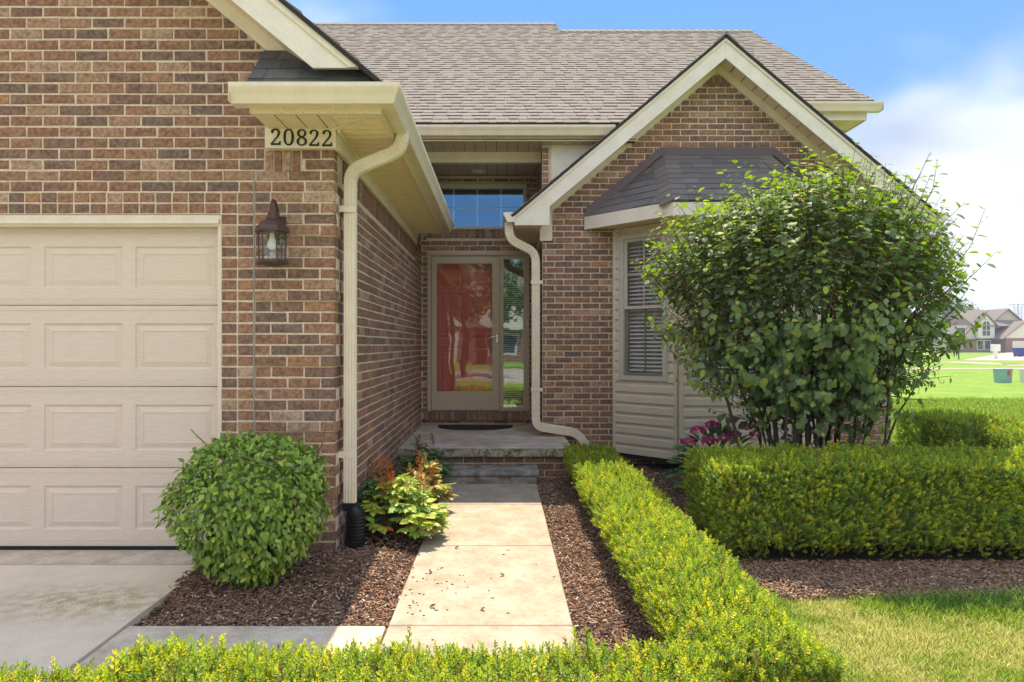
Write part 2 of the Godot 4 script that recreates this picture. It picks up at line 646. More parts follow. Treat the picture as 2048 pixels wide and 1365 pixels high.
func flake(st: SurfaceTool, poly: PackedVector2Array, t: Transform3D, y0: float, y1: float, th: float) -> void:
	var p := poly.duplicate()
	var a := 0.0
	for i in p.size():
		var q := p[(i + 1) % p.size()]
		a += p[i].x * q.y - q.x * p[i].y
	if a < 0:
		p.reverse()
	var top := []
	var low := []
	for q in p:
		var f := clampf((q.y - y0) / (y1 - y0), 0, 1)
		top.append(t * Vector3(q.x, q.y, lerpf(th + 0.004, 0.002, f)))
		low.append(t * Vector3(q.x, q.y, 0.0))
	for i in range(1, p.size() - 1):
		tri(st, top[0], top[i], top[i + 1])
	for i in p.size():
		var j := (i + 1) % p.size()
		quad(st, low[i], low[j], top[j], top[i])

# ------------------------------------------------------------------ ground
func make_ground() -> void:
	# lawn to the horizon
	var st := st_new()
	var g := -0.075
	for p in [[Vector3(-900, g, -900), Vector3(900, g, 900)]]:
		quad(st, Vector3(p[0].x, g, p[1].z), Vector3(p[1].x, g, p[1].z), Vector3(p[1].x, g, p[0].z), Vector3(p[0].x, g, p[0].z))
	ground_piece(st, "lawn", M.lawn)
	# planting beds of bare soil under the wood chips
	st = st_new()
	for b in [[-1.76, -0.5, -4.4, -2.2], [-1.1, -0.5, -6.9, -4.3], [0.30, 1.3, -7.8, -1.5], [1.2, 4.6, -7.8, -4.3]]:
		bx(st, Vector3(b[0], -0.08, b[2]), Vector3(b[1], -0.048 - 0.001 * b[0], b[3]))
	bed_curve(st)
	ground_piece(st, "planting_bed", M.soil)
	# driveway: slabs with a sawn joint, textured with its own staining
	driveway()
	# entrance walk: four slabs and the branch that runs left to the drive
	var walk := node_structure("walkway")
	for s in [[-0.53, 0.338, -6.475, -5.645], [-0.53, 0.338, -5.637, -4.479], [-0.53, 0.338, -4.471, -3.204], [-0.53, 0.338, -3.196, -2.2], [-1.733, -0.536, -3.17, -2.2]]:
		st = st_new()
		cbox(st, Vector3((s[0] + s[1]) / 2, -0.075 if s[0] > -1.0 else -0.063, (s[2] + s[3]) / 2), Vector3(s[1] - s[0], 0.11, s[3] - s[2]), 0.006)
		put(st, "slab", M.concrete if s[0] < -1.0 else M.walk, walk)  # left branch coloured paler, standing in for light it lacks in the shade
	chips()

func node_structure(n: String) -> Node3D:
	var o := Node3D.new()
	o.name = numbered(n)
	o.set_meta("kind", "structure")
	add_child(o)
	return o

func bed_edge(x: float) -> float:
	# front edge of the bed before the right-hand hedge
	return -3.55 - 0.11 * (x - 1.5) + 0.05 * sin(x * 3.1) + 0.28 * smoothstep(1.35, 1.0, x)

func bed_curve(st: SurfaceTool) -> void:
	var n := 26
	for i in n:
		var x0 := 1.0 + i * 0.14
		var x1 := x0 + 0.14
		quad(st, Vector3(x0, -0.053, bed_edge(x0)), Vector3(x1, -0.053, bed_edge(x1)), Vector3(x1, -0.053, -4.5), Vector3(x0, -0.053, -4.5))

func driveway() -> void:
	var d := node_structure("driveway")
	var im := Image.create(768, 768, false, Image.FORMAT_RGB8)
	var a := FastNoiseLite.new()
	a.seed = 3; a.frequency = 0.004; a.fractal_octaves = 4
	var b := FastNoiseLite.new()
	b.seed = 4; b.frequency = 0.25
	var c := FastNoiseLite.new()
	c.seed = 9; c.frequency = 0.02; c.fractal_octaves = 3
	# the picture covers x -4.2 .. -1.74 and z -4.1 .. -1.64
	for j in 768:
		for i in 768:
			var x := -4.2 + 2.46 * i / 768.0
			var z := -4.1 + 2.46 * j / 768.0
			var v := 0.72 + 0.07 * a.get_noise_2d(i, j) + 0.10 * b.get_noise_2d(i, j) + 0.05 * c.get_noise_2d(i, j)
			var col := Color(v, v * 0.825, v * 0.615)
			# algae film with a blotchy edge, by the planting bed
			var e := Vector2((x + 2.08) / 0.72, (z + 3.45) / 0.30).rotated(-0.35).length()
			var s := clampf(1.15 - e, 0, 1) * clampf(0.45 + 1.1 * c.get_noise_2d(i * 1.7, j * 1.7) + 1.6 * b.get_noise_2d(i * 1.3, j * 1.3), 0, 1)
			col = col.lerp(Color(0.34, 0.255, 0.09), s * 0.95)
			im.set_pixel(i, j, col.linear_to_srgb())
	var m := StandardMaterial3D.new()
	m.albedo_texture = ImageTexture.create_from_image(im)
	m.roughness = 0.92
	var st := st_new()
	var p := [Vector3(-4.2, 0.0, -1.64), Vector3(-1.74, 0.0, -1.64), Vector3(-1.74, 0.0, -4.018), Vector3(-4.2, 0.0, -4.018)]
	for k in [0, 2, 1, 0, 3, 2]:
		st.set_normal(Vector3.UP)
		st.set_uv(Vector2((p[k].x + 4.2) / 2.46, (p[k].z + 4.1) / 2.46))
		st.add_vertex(p[k])
	for q in [[0, 1], [1, 2], [2, 3]]:
		var u: Vector3 = p[q[0]]
		var w: Vector3 = p[q[1]]
		st.set_uv(Vector2(0.01, 0.01))
		quad(st, u - Vector3(0, 0.12, 0), w - Vector3(0, 0.12, 0), w, u)
	put(st, "slab", m, d)
	st = st_new()
	bx(st, Vector3(-7.3, -0.12, -4.022), Vector3(-4.208, -0.002, 7.0))
	bx(st, Vector3(-4.2, -0.12, -1.632), Vector3(-1.9, -0.003, 7.0))
	put(st, "slab", M.concrete, d)
	# the garage sill slab, cracked from side to side
	st = st_new()
	var flat := Transform3D(Basis(Vector3(1, 0, 0), Vector3(0, 0, -1), Vector3(0, 1, 0)), Vector3.ZERO)
	prism(st, PackedVector2Array([Vector2(-7.3, 4.034), Vector2(-2.427, 4.034), Vector2(-2.207, 4.32), Vector2(-2.1, 4.7), Vector2(-7.3, 4.7)]), -0.12, -0.001, flat)
	put(st, "slab", M.concrete, d)
	st = st_new()
	prism(st, PackedVector2Array([Vector2(-2.415, 4.034), Vector2(-1.74, 4.034), Vector2(-1.74, 4.7), Vector2(-2.094, 4.7), Vector2(-2.196, 4.32)]), -0.12, -0.001, flat)
	put(st, "slab", M.concrete, d)
	st = st_new()
	bx(st, Vector3(-7.3, -0.2, -4.75), Vector3(-1.75, -0.045, -1.5))
	put(st, "base", M.soil, d)

func multi(n: String, mesh: Mesh, m: Material, xf: Array, cols: Array, parent: Node3D) -> MultiMeshInstance3D:
	var mm := MultiMesh.new()
	mm.transform_format = MultiMesh.TRANSFORM_3D
	mm.use_colors = true
	mm.mesh = mesh
	mm.instance_count = xf.size()
	for i in xf.size():
		mm.set_instance_transform(i, xf[i])
		mm.set_instance_color(i, cols[i])
	var o := MultiMeshInstance3D.new()
	o.name = n if parent != self else numbered(n)
	o.multimesh = mm
	o.material_override = m
	o.set_meta("kind", "stuff")
	parent.add_child(o, true)
	return o

func chip_mesh() -> Mesh:
	var st := st_new()
	var p := []
	for y in [-0.5, 0.5]:
		for q in [[-0.5, 0.42], [0.46, 0.5], [0.5, -0.36], [-0.44, -0.5]]:
			p.append(Vector3(q[0] + rng.randf_range(-0.06, 0.06), y, q[1]))
	st.set_color(Color.WHITE)
	hexa(st, p)
	return st.commit()

func chips() -> void:
	var areas := [
		[-1.78, -0.52, -4.3, -3.165, 17000], [-1.15, -0.54, -6.9, -4.3, 3500], [0.345, 0.78, -6.8, -2.2, 19000],
		[1.05, 1.6, -7.5, -4.2, 6500], [1.6, 4.4, -7.3, -4.8, 5000], [1.1, 3.9, -4.2, -3.3, 21000]]
	var mesh := chip_mesh()
	var xf := []
	var cols := []
	var tones := [Color(0.20, 0.115, 0.07), Color(0.15, 0.085, 0.055), Color(0.27, 0.165, 0.105), Color(0.10, 0.06, 0.042), Color(0.34, 0.24, 0.17), Color(0.22, 0.135, 0.09), Color(0.075, 0.05, 0.04)]
	for a in areas:
		for i in a[4]:
			var x := rng.randf_range(a[0], a[1])
			var z := rng.randf_range(a[2], a[3])
			if a[3] == -3.3 and z > bed_edge(x) + rng.randf_range(-0.03, 0.02):
				continue
			var mound := 0.0
			if x < -0.5:
				# the bed on the left is heaped up against the wall
				mound = 0.055 * smoothstep(-3.3, -4.0, z) * smoothstep(-0.5, -0.8, x)
				if x < -1.70 + 0.1 * sin(z * 9.0) * 0.4 and rng.randf() < 0.55:
					continue
			elif x < 0.9:
				mound = -0.012
			var l := rng.randf_range(0.008, 0.034) * (1.0 if rng.randf() < 0.93 else 2.2)
			var s := Vector3(l, rng.randf_range(0.002, 0.005), rng.randf_range(0.003, 0.008))
			var b := Basis.from_euler(Vector3(rng.randf_range(-0.35, 0.35), rng.randf_range(0, TAU), rng.randf_range(-0.4, 0.4))) * Basis.from_scale(s)
			xf.append(Transform3D(b, Vector3(x, -0.045 + mound + rng.randf_range(0.0, 0.022), z)))
			var c: Color = tones[rng.randi_range(0, tones.size() - 1)]
			if rng.randf() < 0.04:
				c = Color(0.48, 0.40, 0.32)
			if a[3] == -3.3:
				c = c.lerp(Color(0.30, 0.21, 0.14), 0.3)
			cols.append(Color(c.r * 1.24, c.g * 1.16, c.b * 1.08) * rng.randf_range(0.7, 1.3))
	multi("wood_chips", mesh, M.chip, xf, cols, self).set_meta("label", "brown shredded wood chips covering the planting beds")
	get_node("wood_chips").set_meta("category", "mulch")
	# the heaped soil under the chips on the left
	var st := st_new()
	var n := 14
	for i in n:
		for j in n:
			var q := []
			for k in [[0, 1], [1, 1], [1, 0], [0, 0]]:
				var x := lerpf(-1.76, -0.52, float(i + k[0]) / n)
				var z := lerpf(-4.35, -3.17, float(j + k[1]) / n)
				q.append(Vector3(x, -0.046 + 0.055 * smoothstep(-3.3, -4.0, z) * smoothstep(-0.5, -0.8, x), z))
			quad(st, q[0], q[1], q[2], q[3])
	ground_piece(st, "planting_mound", M.soil)

# ------------------------------------------------------------------ the house
const GUT := [Vector2(0, 0), Vector2(0.078, 0), Vector2(0.086, 0.016), Vector2(0.098, 0.044), Vector2(0.114, 0.07), Vector2(0.12, 0.082), Vector2(0.12, 0.105), Vector2(0.106, 0.105), Vector2(0.106, 0.097), Vector2(0.114, 0.094), Vector2(0.108, 0.075), Vector2(0.08, 0.006), Vector2(0.006, 0.006), Vector2(0.006, 0.105), Vector2(0, 0.105)]
const TAN := [Color(0.265, 0.227, 0.195), Color(0.257, 0.22, 0.19), Color(0.273, 0.234, 0.20), Color(0.245, 0.21, 0.18), Color(0.262, 0.228, 0.198)]
const SLATE := [Color(0.19, 0.17, 0.16), Color(0.17, 0.155, 0.148), Color(0.21, 0.187, 0.173), Color(0.155, 0.142, 0.137)]

func gline(x: float) -> float:      # top of the garage roof
	return 2.69 + 0.833 * minf(-0.56 - x, x + 7.98)

func pline(x: float) -> float:      # top of the gabled wing's roof
	return 4.659 - 0.842 * absf(x - XC)

func make_house() -> void:
	make_unit_bricks()
	house = thing("brick_house", "brown brick house with garage wing, recessed porch, gable and bay window", "house")
	garage_walls()
	garage_eaves()
	garage_door()
	entry_wall()
	front_door()
	porch_roof()
	main_roof()
	gable_wing()
	bay()
	downspouts()
	rest_of_house()

func garage_walls() -> void:
	var t := frame_at(Vector3(0, 0, ZG), Vector3.RIGHT, Vector3.UP)
	var st := st_new()
	sheet(st, t, -7.5, -1.039, -0.06, 2.66, [[-6.62, -1.738, -0.1, 2.11]])
	prism(st, PackedVector2Array([Vector2(-7.5, 2.66), Vector2(-1.039, 2.66), Vector2(-1.1, 3.0), Vector2(-4.27, 5.6), Vector2(-7.44, 3.0)]), ZG - 0.10, ZG - 0.0045)
	for g in 6:
		var y0 := 2.11 - 32 * PITCH + g * 6 * PITCH
		bx(st, Vector3(-1.524, maxf(y0, -0.05) + 0.003, ZG - 0.01), Vector3(-1.037, minf(y0 + 4 * PITCH, 2.245) - 0.004, ZG + 0.008))
		bx(st, Vector3(-1.06, maxf(y0, -0.05) + 0.003, -4.43), Vector3(XS + 0.008, minf(y0 + 4 * PITCH, 2.245) - 0.004, ZG - 0.004))
	var w := put(st, "garage_wall", M.mortar, house)
	var join := st_new()
	var spans := func(v: float, r: int) -> Array:
		var out := []
		var pier_end := XS + (0.016 if posmod(r, 6) < 4 and r < 34 else 0.003)
		if v < 2.11:
			out.append([-7.5, -6.62, 0])
			out.append([-1.738, -1.5348, 1, -1.738])
			out.append([-1.528, pier_end, 0, -1.528])
		elif v < 2.245:
			out.append([-7.5, -1.5348, 1, -1.738])
			out.append([-1.528, pier_end, 0, -1.528])
		elif v < 2.37:
			out.append([-7.5, pier_end, 0])
		elif v < 2.504:
			out.append([-7.5, -1.468, 0])
			out.append([-1.24, pier_end, 0])
		elif v < 2.64:
			out.append([-7.5, -1.44, 0])
		else:
			var e: float = -1.40 if v < 3.08 else -1.441 - (v - 3.12) / 0.833
			out.append([maxf(-7.5, -8.54 - e), e, 0])
		return out
	var proud := func(r: int, u: float) -> float:
		return (0.013 if posmod(r - 0, 6) < 4 else 0.0) if u > -1.528 and r < 34 else 0.0
	var single := func(u: float, v: float) -> bool:
		return u > -3.15 and v < 3.42
	courses(w, join, t, 2.11 - 32 * PITCH, 86, spans, proud, single)
	row_of(w, join, t, -1.466, -1.242, 2.374, 2.504, 4, 0.004, true)
	put(join, "bricks", M.brick, w, "stuff")
	# grey caulk in the movement joint beside the door surround
	st = st_new()
	bx(st, Vector3(-1.535, 0.0, ZG - 0.006), Vector3(-1.528, 2.37, ZG + 0.0035))
	put(st, "movement_joint", M.caulk, house)
	# the side of the garage that runs back to the door
	t = frame_at(Vector3(XS, 0, 0), Vector3(0, 0, -1), Vector3.UP)
	st = st_new()
	sheet(st, t, 4.237, 8.2, -0.06, 2.64, [])
	sheet(st, t, 8.2, 8.9, -0.06, 3.6, [])
	w = put(st, "side_wall", M.mortar, house)
	join = st_new()
	var sp2 := func(v: float, r: int) -> Array:
		if v > 2.33 and v < 2.5:
			return [[8.2, 8.835, 0]]
		if v > 2.62:
			return [[8.2, 8.835, 0]]
		return [[4.237 + (0.085 if posmod(r, 6) < 4 else 0.08), 8.835, 0]]
	var pr2 := func(r: int, u: float) -> float:
		return 0.013 if posmod(r, 6) < 4 and u < 4.44 else 0.0
	courses(w, join, t, 2.11 - 32 * PITCH, 52, sp2, pr2, func(_u, _v): return false)
	row_of(w, join, t, 4.45, 8.2, 2.345, 2.50, 52, 0.008)
	put(join, "bricks", M.brick, w, "stuff")

func strip(parent: Node3D, n: String, m: Material, pts: Array, z0: float, z1: float) -> MeshInstance3D:
	var st := st_new()
	prism(st, PackedVector2Array(pts), z0, z1)
	return put(st, n, m, parent)

func slope_band(f: Callable, x0: float, x1: float, o0: float, o1: float) -> Array:
	return [Vector2(x0, f.call(x0) - o0), Vector2(x1, f.call(x1) - o0), Vector2(x1, f.call(x1) - o1), Vector2(x0, f.call(x0) - o1)]

func garage_eaves() -> void:
	var ev := node("garage_eaves", house)
	# fascia behind the gutters
	var st := st_new()
	sweep(st, [Vector2(-0.02, 0), Vector2(0, 0), Vector2(0, 0.13), Vector2(-0.02, 0.13)], [Vector3(-0.68, 2.612, -8.18), Vector3(-0.68, 2.612, -3.88), Vector3(-1.43, 2.612, -3.88)], Vector3.UP)
	put(st, "fascia", M.trim_stained, ev)
	st = st_new()
	sweep(st, GUT, [Vector3(-0.679, 2.643, -8.16), Vector3(-0.679, 2.643, -3.879), Vector3(-1.505, 2.643, -3.879)], Vector3.UP)
	put(st, "gutter", M.trim, ev)
	st = st_new()
	bx(st, Vector3(-1.509, 2.645, -3.877), Vector3(-1.5055, 2.742, -3.77))
	put(st, "gutter_end_cap", M.trim, ev)
	# soffit: boards across the eave
	var x := -1.435
	while x < -1.02:
		st = st_new()
		bx(st, Vector3(x + 0.009, 2.622, -4.19), Vector3(minf(x + 0.124, -0.992), 2.632, -3.9))
		put(st, "soffit_board", M.soffit, ev)
		x += 0.124
	st = st_new()
	bx(st, Vector3(-1.435, 2.634, -4.2), Vector3(-0.69, 2.64, -3.89))
	put(st, "soffit_backing", M.sash, ev)
	# diagonal cover strip at the corner
	st = st_new()
	var d := Vector3(0.30, 0, 0.28)
	box(st, Vector3(-0.865, 2.618, -4.03), Vector3(0.42, 0.006, 0.03), Transform3D(Basis(Vector3.UP, 0.0), Vector3.ZERO) * frame_rot(Vector3(-0.865, 2.618, -4.03), atan2(-d.z, d.x)))
	put(st, "soffit_trim", M.trim, ev)
	var z := -3.905
	while z > -8.1:
		st = st_new()
		var zz := maxf(z - 0.1, -8.16)
		bx(st, Vector3(-0.99, 2.623, zz + 0.003), Vector3(-0.70, 2.633, z))
		# the two pressed ribs of each board
		bx(st, Vector3(-0.985, 2.6195, zz + 0.03), Vector3(-0.705, 2.6235, zz + 0.036))
		bx(st, Vector3(-0.985, 2.6195, zz + 0.065), Vector3(-0.705, 2.6235, zz + 0.071))
		put(st, "soffit_board", M.soffit, ev)
		z -= 0.1
	st = st_new()
	bx(st, Vector3(-1.04, 2.634, -8.17), Vector3(-0.69, 2.64, -3.9))
	put(st, "soffit_backing", M.sash, ev)
	# frieze boards on the brick, the front one carrying the numerals
	st = st_new()
	cbox(st, Vector3(-1.231, 2.57, -4.205), Vector3(0.436, 0.132, 0.05), 0.004)
	var nb := put(st, "number_board", M.trim, house)
	var f := SystemFont.new()
	f.font_names = PackedStringArray(["Droid Serif"])
	var xs := [-1.376, -1.298, -1.219, -1.14, -1.061]
	for i in 5:
		var tm := TextMesh.new()
		tm.text = "20822"[i]
		tm.font = f
		tm.font_size = 64
		tm.pixel_size = 0.00212
		tm.depth = 0.008
		var o := MeshInstance3D.new()
		o.name = "numeral"
		o.mesh = tm
		o.material_override = M.number
		o.position = Vector3(xs[i] - 0.002, 2.568 - 0.002 * i, -4.177)
		nb.add_child(o, true)
	st = st_new()
	bx(st, Vector3(-1.03, 2.504, -8.19), Vector3(-1.006, 2.628, -4.231))
	put(st, "frieze_board", M.trim, ev)
	st = st_new()
	bx(st, Vector3(-1.005, 2.60, -8.19), Vector3(-0.985, 2.622, -4.18))
	put(st, "soffit_trim", M.trim, ev)
	# raking boards of the gable
	var right: Callable = gline
	var lowx := -1.441
	strip(ev, "frieze_board", M.trim, [Vector2(lowx, 3.11), Vector2(-4.27, gline(-4.27) - 0.324), Vector2(-4.27, gline(-4.27) - 0.20), Vector2(-1.30, 3.117), Vector2(-1.30, 3.10)], ZG, ZG + 0.025)
	strip(ev, "rake_soffit", M.soffit, slope_band(right, -4.27, -1.19, 0.19, 0.215), ZG + 0.03, -3.9)
	strip(ev, "rake_board", M.trim_pale, [Vector2(-1.07, 2.872), Vector2(-0.862, 2.872), Vector2(-4.27, gline(-4.27) - 0.07), Vector2(-4.27, gline(-4.27) - 0.245)], -3.9, -3.875)
	strip(ev, "rake_trim", M.trim, [Vector2(-0.862, 2.872), Vector2(-0.81, 2.872), Vector2(-4.27, gline(-4.27) - 0.03), Vector2(-4.27, gline(-4.27) - 0.072)], -3.9, -3.863)
	# return roof over the front gutter
	var up := Vector3(0, 0.38, -0.36)
	shingles(node("return_roof", house), Vector3(-1.46, 2.735, -3.85), Vector3.RIGHT, up, PackedVector2Array([Vector2(0.0, 0), Vector2(0.86, 0), Vector2(0.62, 0.26), Vector2(0.50, 0.52), Vector2(0.0, 0.52)]), 0.13, 0.14, 0.25, [Color(0.15, 0.142, 0.145), Color(0.17, 0.158, 0.155), Color(0.13, 0.125, 0.13)], true, 0.003)
	# roof of the wing
	var slope := Vector3(-0.768, 0.64, 0)
	var len := 3.71 * sqrt(1.0 + 0.833 * 0.833)
	var gr := node("garage_roof", house)
	shingles(gr, Vector3(-0.60, 2.725, -3.85), Vector3(0, 0, -1), slope, PackedVector2Array([Vector2(0, 0), Vector2(4.4, 0), Vector2(4.4, len), Vector2(0, len)]), 0.14, 0.2, 0.34, TAN, false, 0.005)
	shingles(gr, Vector3(-7.94, 2.725, -8.25), Vector3(0, 0, 1), Vector3(0.768, 0.64, 0), PackedVector2Array([Vector2(0, 0), Vector2(4.4, 0), Vector2(4.4, len), Vector2(0, len)]), 0.14, 0.2, 0.34, TAN, false, 0.005)

func frame_rot(at: Vector3, ang: float) -> Transform3D:
	return Transform3D(Basis.IDENTITY, at) * Transform3D(Basis(Vector3.UP, ang), Vector3.ZERO) * Transform3D(Basis.IDENTITY, -at)

func garage_door() -> void:
	var g := node("garage_door", house)
	var zf := -4.31
	# casing: head and jambs
	var st := st_new()
	bx(st, Vector3(-6.62, 2.035, -4.33), Vector3(-1.741, 2.108, ZG - 0.012))
	bx(st, Vector3(-6.62, 2.05, -4.3), Vector3(-1.75, 2.075, ZG + 0.006))
	put(st, "head_casing", M.trim, g)
	for x in [-1.762, -6.62]:
		st = st_new()
		bx(st, Vector3(x, 0.0, -4.33), Vector3(x + 0.021, 2.034, ZG - 0.014))
		put(st, "jamb", M.trim, g)
	st = st_new()
	bx(st, Vector3(-6.6, 0.002, zf - 0.03), Vector3(-1.765, 0.022, zf - 0.004))
	put(st, "bottom_seal", M.rubber, g)
	st = st_new()
	bx(st, Vector3(-1.79, 1.285, zf + 0.002), Vector3(-1.77, 1.42, zf + 0.014))
	put(st, "weather_strip_end", M.trim, g)
	# rows of raised panels in four hinged sections
	var ys := [0.024, 0.522, 1.034, 1.548, 2.034]
	var px := []
	for k in 8:
		px.append([-1.815 - k * 0.578 - 0.496, -1.815 - k * 0.578])
	for r in 4:
		var y0: float = ys[r] + 0.003
		var y1: float = ys[r + 1] - 0.003
		var p0 := y0 + 0.105
		var p1 := y1 - 0.112
		st = st_new()
		var holes := []
		for p in px:
			holes.append([p[0], p[1], p0, p1])
		sheet(st, frame_at(Vector3(0, 0, zf), Vector3.RIGHT, Vector3.UP), -6.6, -1.766, y0, y1, holes, 0.0, -0.03)
		# shallow pressed lines along both edges
		for y in [y0 + 0.012, y0 + 0.034, y1 - 0.03]:
			bx(st, Vector3(-6.59, y, zf), Vector3(-1.768, y + 0.006, zf + 0.0025))
		var s := put(st, "door_section", M.door, g)
		for p in px:
			st = st_new()
			raised(st, p[0], p[1], p0, p1, zf)
			put(st, "panel", M.door, s)

func raised(st: SurfaceTool, x0: float, x1: float, y0: float, y1: float, z: float) -> void:
	# groove, then a bevel that rises to the flat field
	var rings := [[0.0, 0.0], [0.006, -0.008], [0.016, -0.010], [0.05, -0.001], [0.053, -0.0045]]
	var prev := []
	for r in rings:
		var c := [Vector3(x0 + r[0], y0 + r[0], z + r[1]), Vector3(x1 - r[0], y0 + r[0], z + r[1]), Vector3(x1 - r[0], y1 - r[0], z + r[1]), Vector3(x0 + r[0], y1 - r[0], z + r[1])]
		if prev.size():
			for i in 4:
				var j := (i + 1) % 4
				quad(st, prev[i], prev[j], c[j], c[i])
		prev = c
	quad(st, prev[0], prev[1], prev[2], prev[3])

func entry_wall() -> void:
	var t := frame_at(Vector3(0, 0, ZE), Vector3.RIGHT, Vector3.UP)
	var holes := [[-0.951, 0.362, 0.441, 2.499], [-0.93, 0.325, 2.80, 3.365]]
	var st := st_new()
	sheet(st, t, XS, XP, 0.2, 3.6, holes)
	var w := put(st, "entry_wall", M.mortar, house)
	var join := st_new()
	var spans := func(v: float, _r: int) -> Array:
		if v < 0.32:
			return [[XS, XP, 0]]
		if v < 0.441:
			return [[XS, -1.0, 0], [0.365, XP, 0]]
		if v < 2.499:
			return [[XS, -0.951, 0], [0.362, XP, 0]]
		if v > 2.685 and v < 2.80:
			return [[XS, -0.96, 0], [0.35, XP, 0]]
		if v > 2.80 and v < 3.365:
			return [[XS, -0.93, 0], [0.325, XP, 0]]
		return [[XS, XP, 0]]
	courses(w, join, t, 2.11 - 30 * PITCH, 52, spans, func(_r, _u): return 0.0, func(_u, _v): return false)
	row_of(w, join, t, -0.96, 0.35, 2.685, 2.80, 19, 0.02)
	row_of(w, join, t, -0.995, 0.36, 0.322, 0.438, 20, 0.045)
	put(join, "bricks", M.brick, w, "stuff")
	# the side of the gabled wing that faces the porch
	var t2 := frame_at(Vector3(XP, 0, 0), Vector3(0, 0, 1), Vector3.UP)
	st = st_new()
	sheet(st, t2, -8.84, -7.719, -0.08, 3.6, [])
	w = put(st, "porch_side_wall", M.mortar, house)
	join = st_new()
	courses(w, join, t2, 2.11 - 33 * PITCH, 56, func(_v, _r): return [[-8.835, -7.80, 0]], func(_r, _u): return 0.0, func(_u, _v): return false)
	put(join, "bricks", M.brick, w, "stuff")
	# mouldings over the transom
	for y in [[3.385, 3.405], [3.452, 3.475]]:
		st = st_new()
		bx(st, Vector3(-1.02, y[0], ZE), Vector3(0.38, y[1], ZE + 0.035))
		put(st, "moulding", M.taupe, house)
	# transom window: eight lights
	var win := node("transom_window", house)
	var z := ZE - 0.03
	st = st_new()
	var x0 := -0.93
	var x1 := 0.325
	var y0 := 2.80
	var y1 := 3.365
	for b in [[x0, x1, y0, y0 + 0.03], [x0, x1, y1 - 0.035, y1], [x0, x0 + 0.035, y0 + 0.03, y1 - 0.035], [x1 - 0.035, x1, y0 + 0.03, y1 - 0.035]]:
		bx(st, Vector3(b[0], b[2], z - 0.05), Vector3(b[1], b[3], z + 0.035))
	put(st, "frame", M.win, win)
	for k in 3:
		st = st_new()
		var x := -0.616 + k * 0.3085
		bx(st, Vector3(x - 0.008, y0 + 0.03, z - 0.016), Vector3(x + 0.008, y1 - 0.035, z - 0.004))
		put(st, "muntin", M.white, win)
	st = st_new()
	bx(st, Vector3(x0 + 0.035, 3.075, z - 0.017), Vector3(x1 - 0.035, 3.089, z - 0.005))
	put(st, "muntin", M.white, win)
	var xsn := [x0 + 0.035, -0.616, -0.3075, 0.001, x1 - 0.035]
	for k in 4:
		for q in [[y0 + 0.03, 3.076], [3.088, y1 - 0.035]]:
			st = st_new()
			var e := rng.randf_range(-0.0008, 0.0008)
			quad(st, Vector3(xsn[k], q[0], z - 0.002 + e), Vector3(xsn[k + 1], q[0], z - 0.002 - e), Vector3(xsn[k + 1], q[1], z - 0.002), Vector3(xsn[k], q[1], z - 0.002))
			put(st, "pane", M.glass_coat, win)

# a sheet of glass that is not perfectly flat
func wavy(st: SurfaceTool, x0: float, x1: float, y0: float, y1: float, z: float, amount: float, nx: int, ny: int) -> void:
	var nz := FastNoiseLite.new()
	nz.seed = int(x0 * 1000.0) + 7
	nz.frequency = 1.0
	var nrm := func(x: float, y: float) -> Vector3:
		return Vector3(nz.get_noise_2d(x * 2.0, y * 2.6) * amount, nz.get_noise_2d(x * 2.0 + 30.0, y * 3.4) * amount, 1.0).normalized()
	for i in nx:
		for j in ny:
			for k in [[0, 0], [1, 1], [1, 0], [0, 0], [0, 1], [1, 1]]:
				var x := lerpf(x0, x1, float(i + k[0]) / nx)
				var y := lerpf(y0, y1, float(j + k[1]) / ny)
				st.set_normal(nrm.call(x, y))
				st.add_vertex(Vector3(x, y, z))

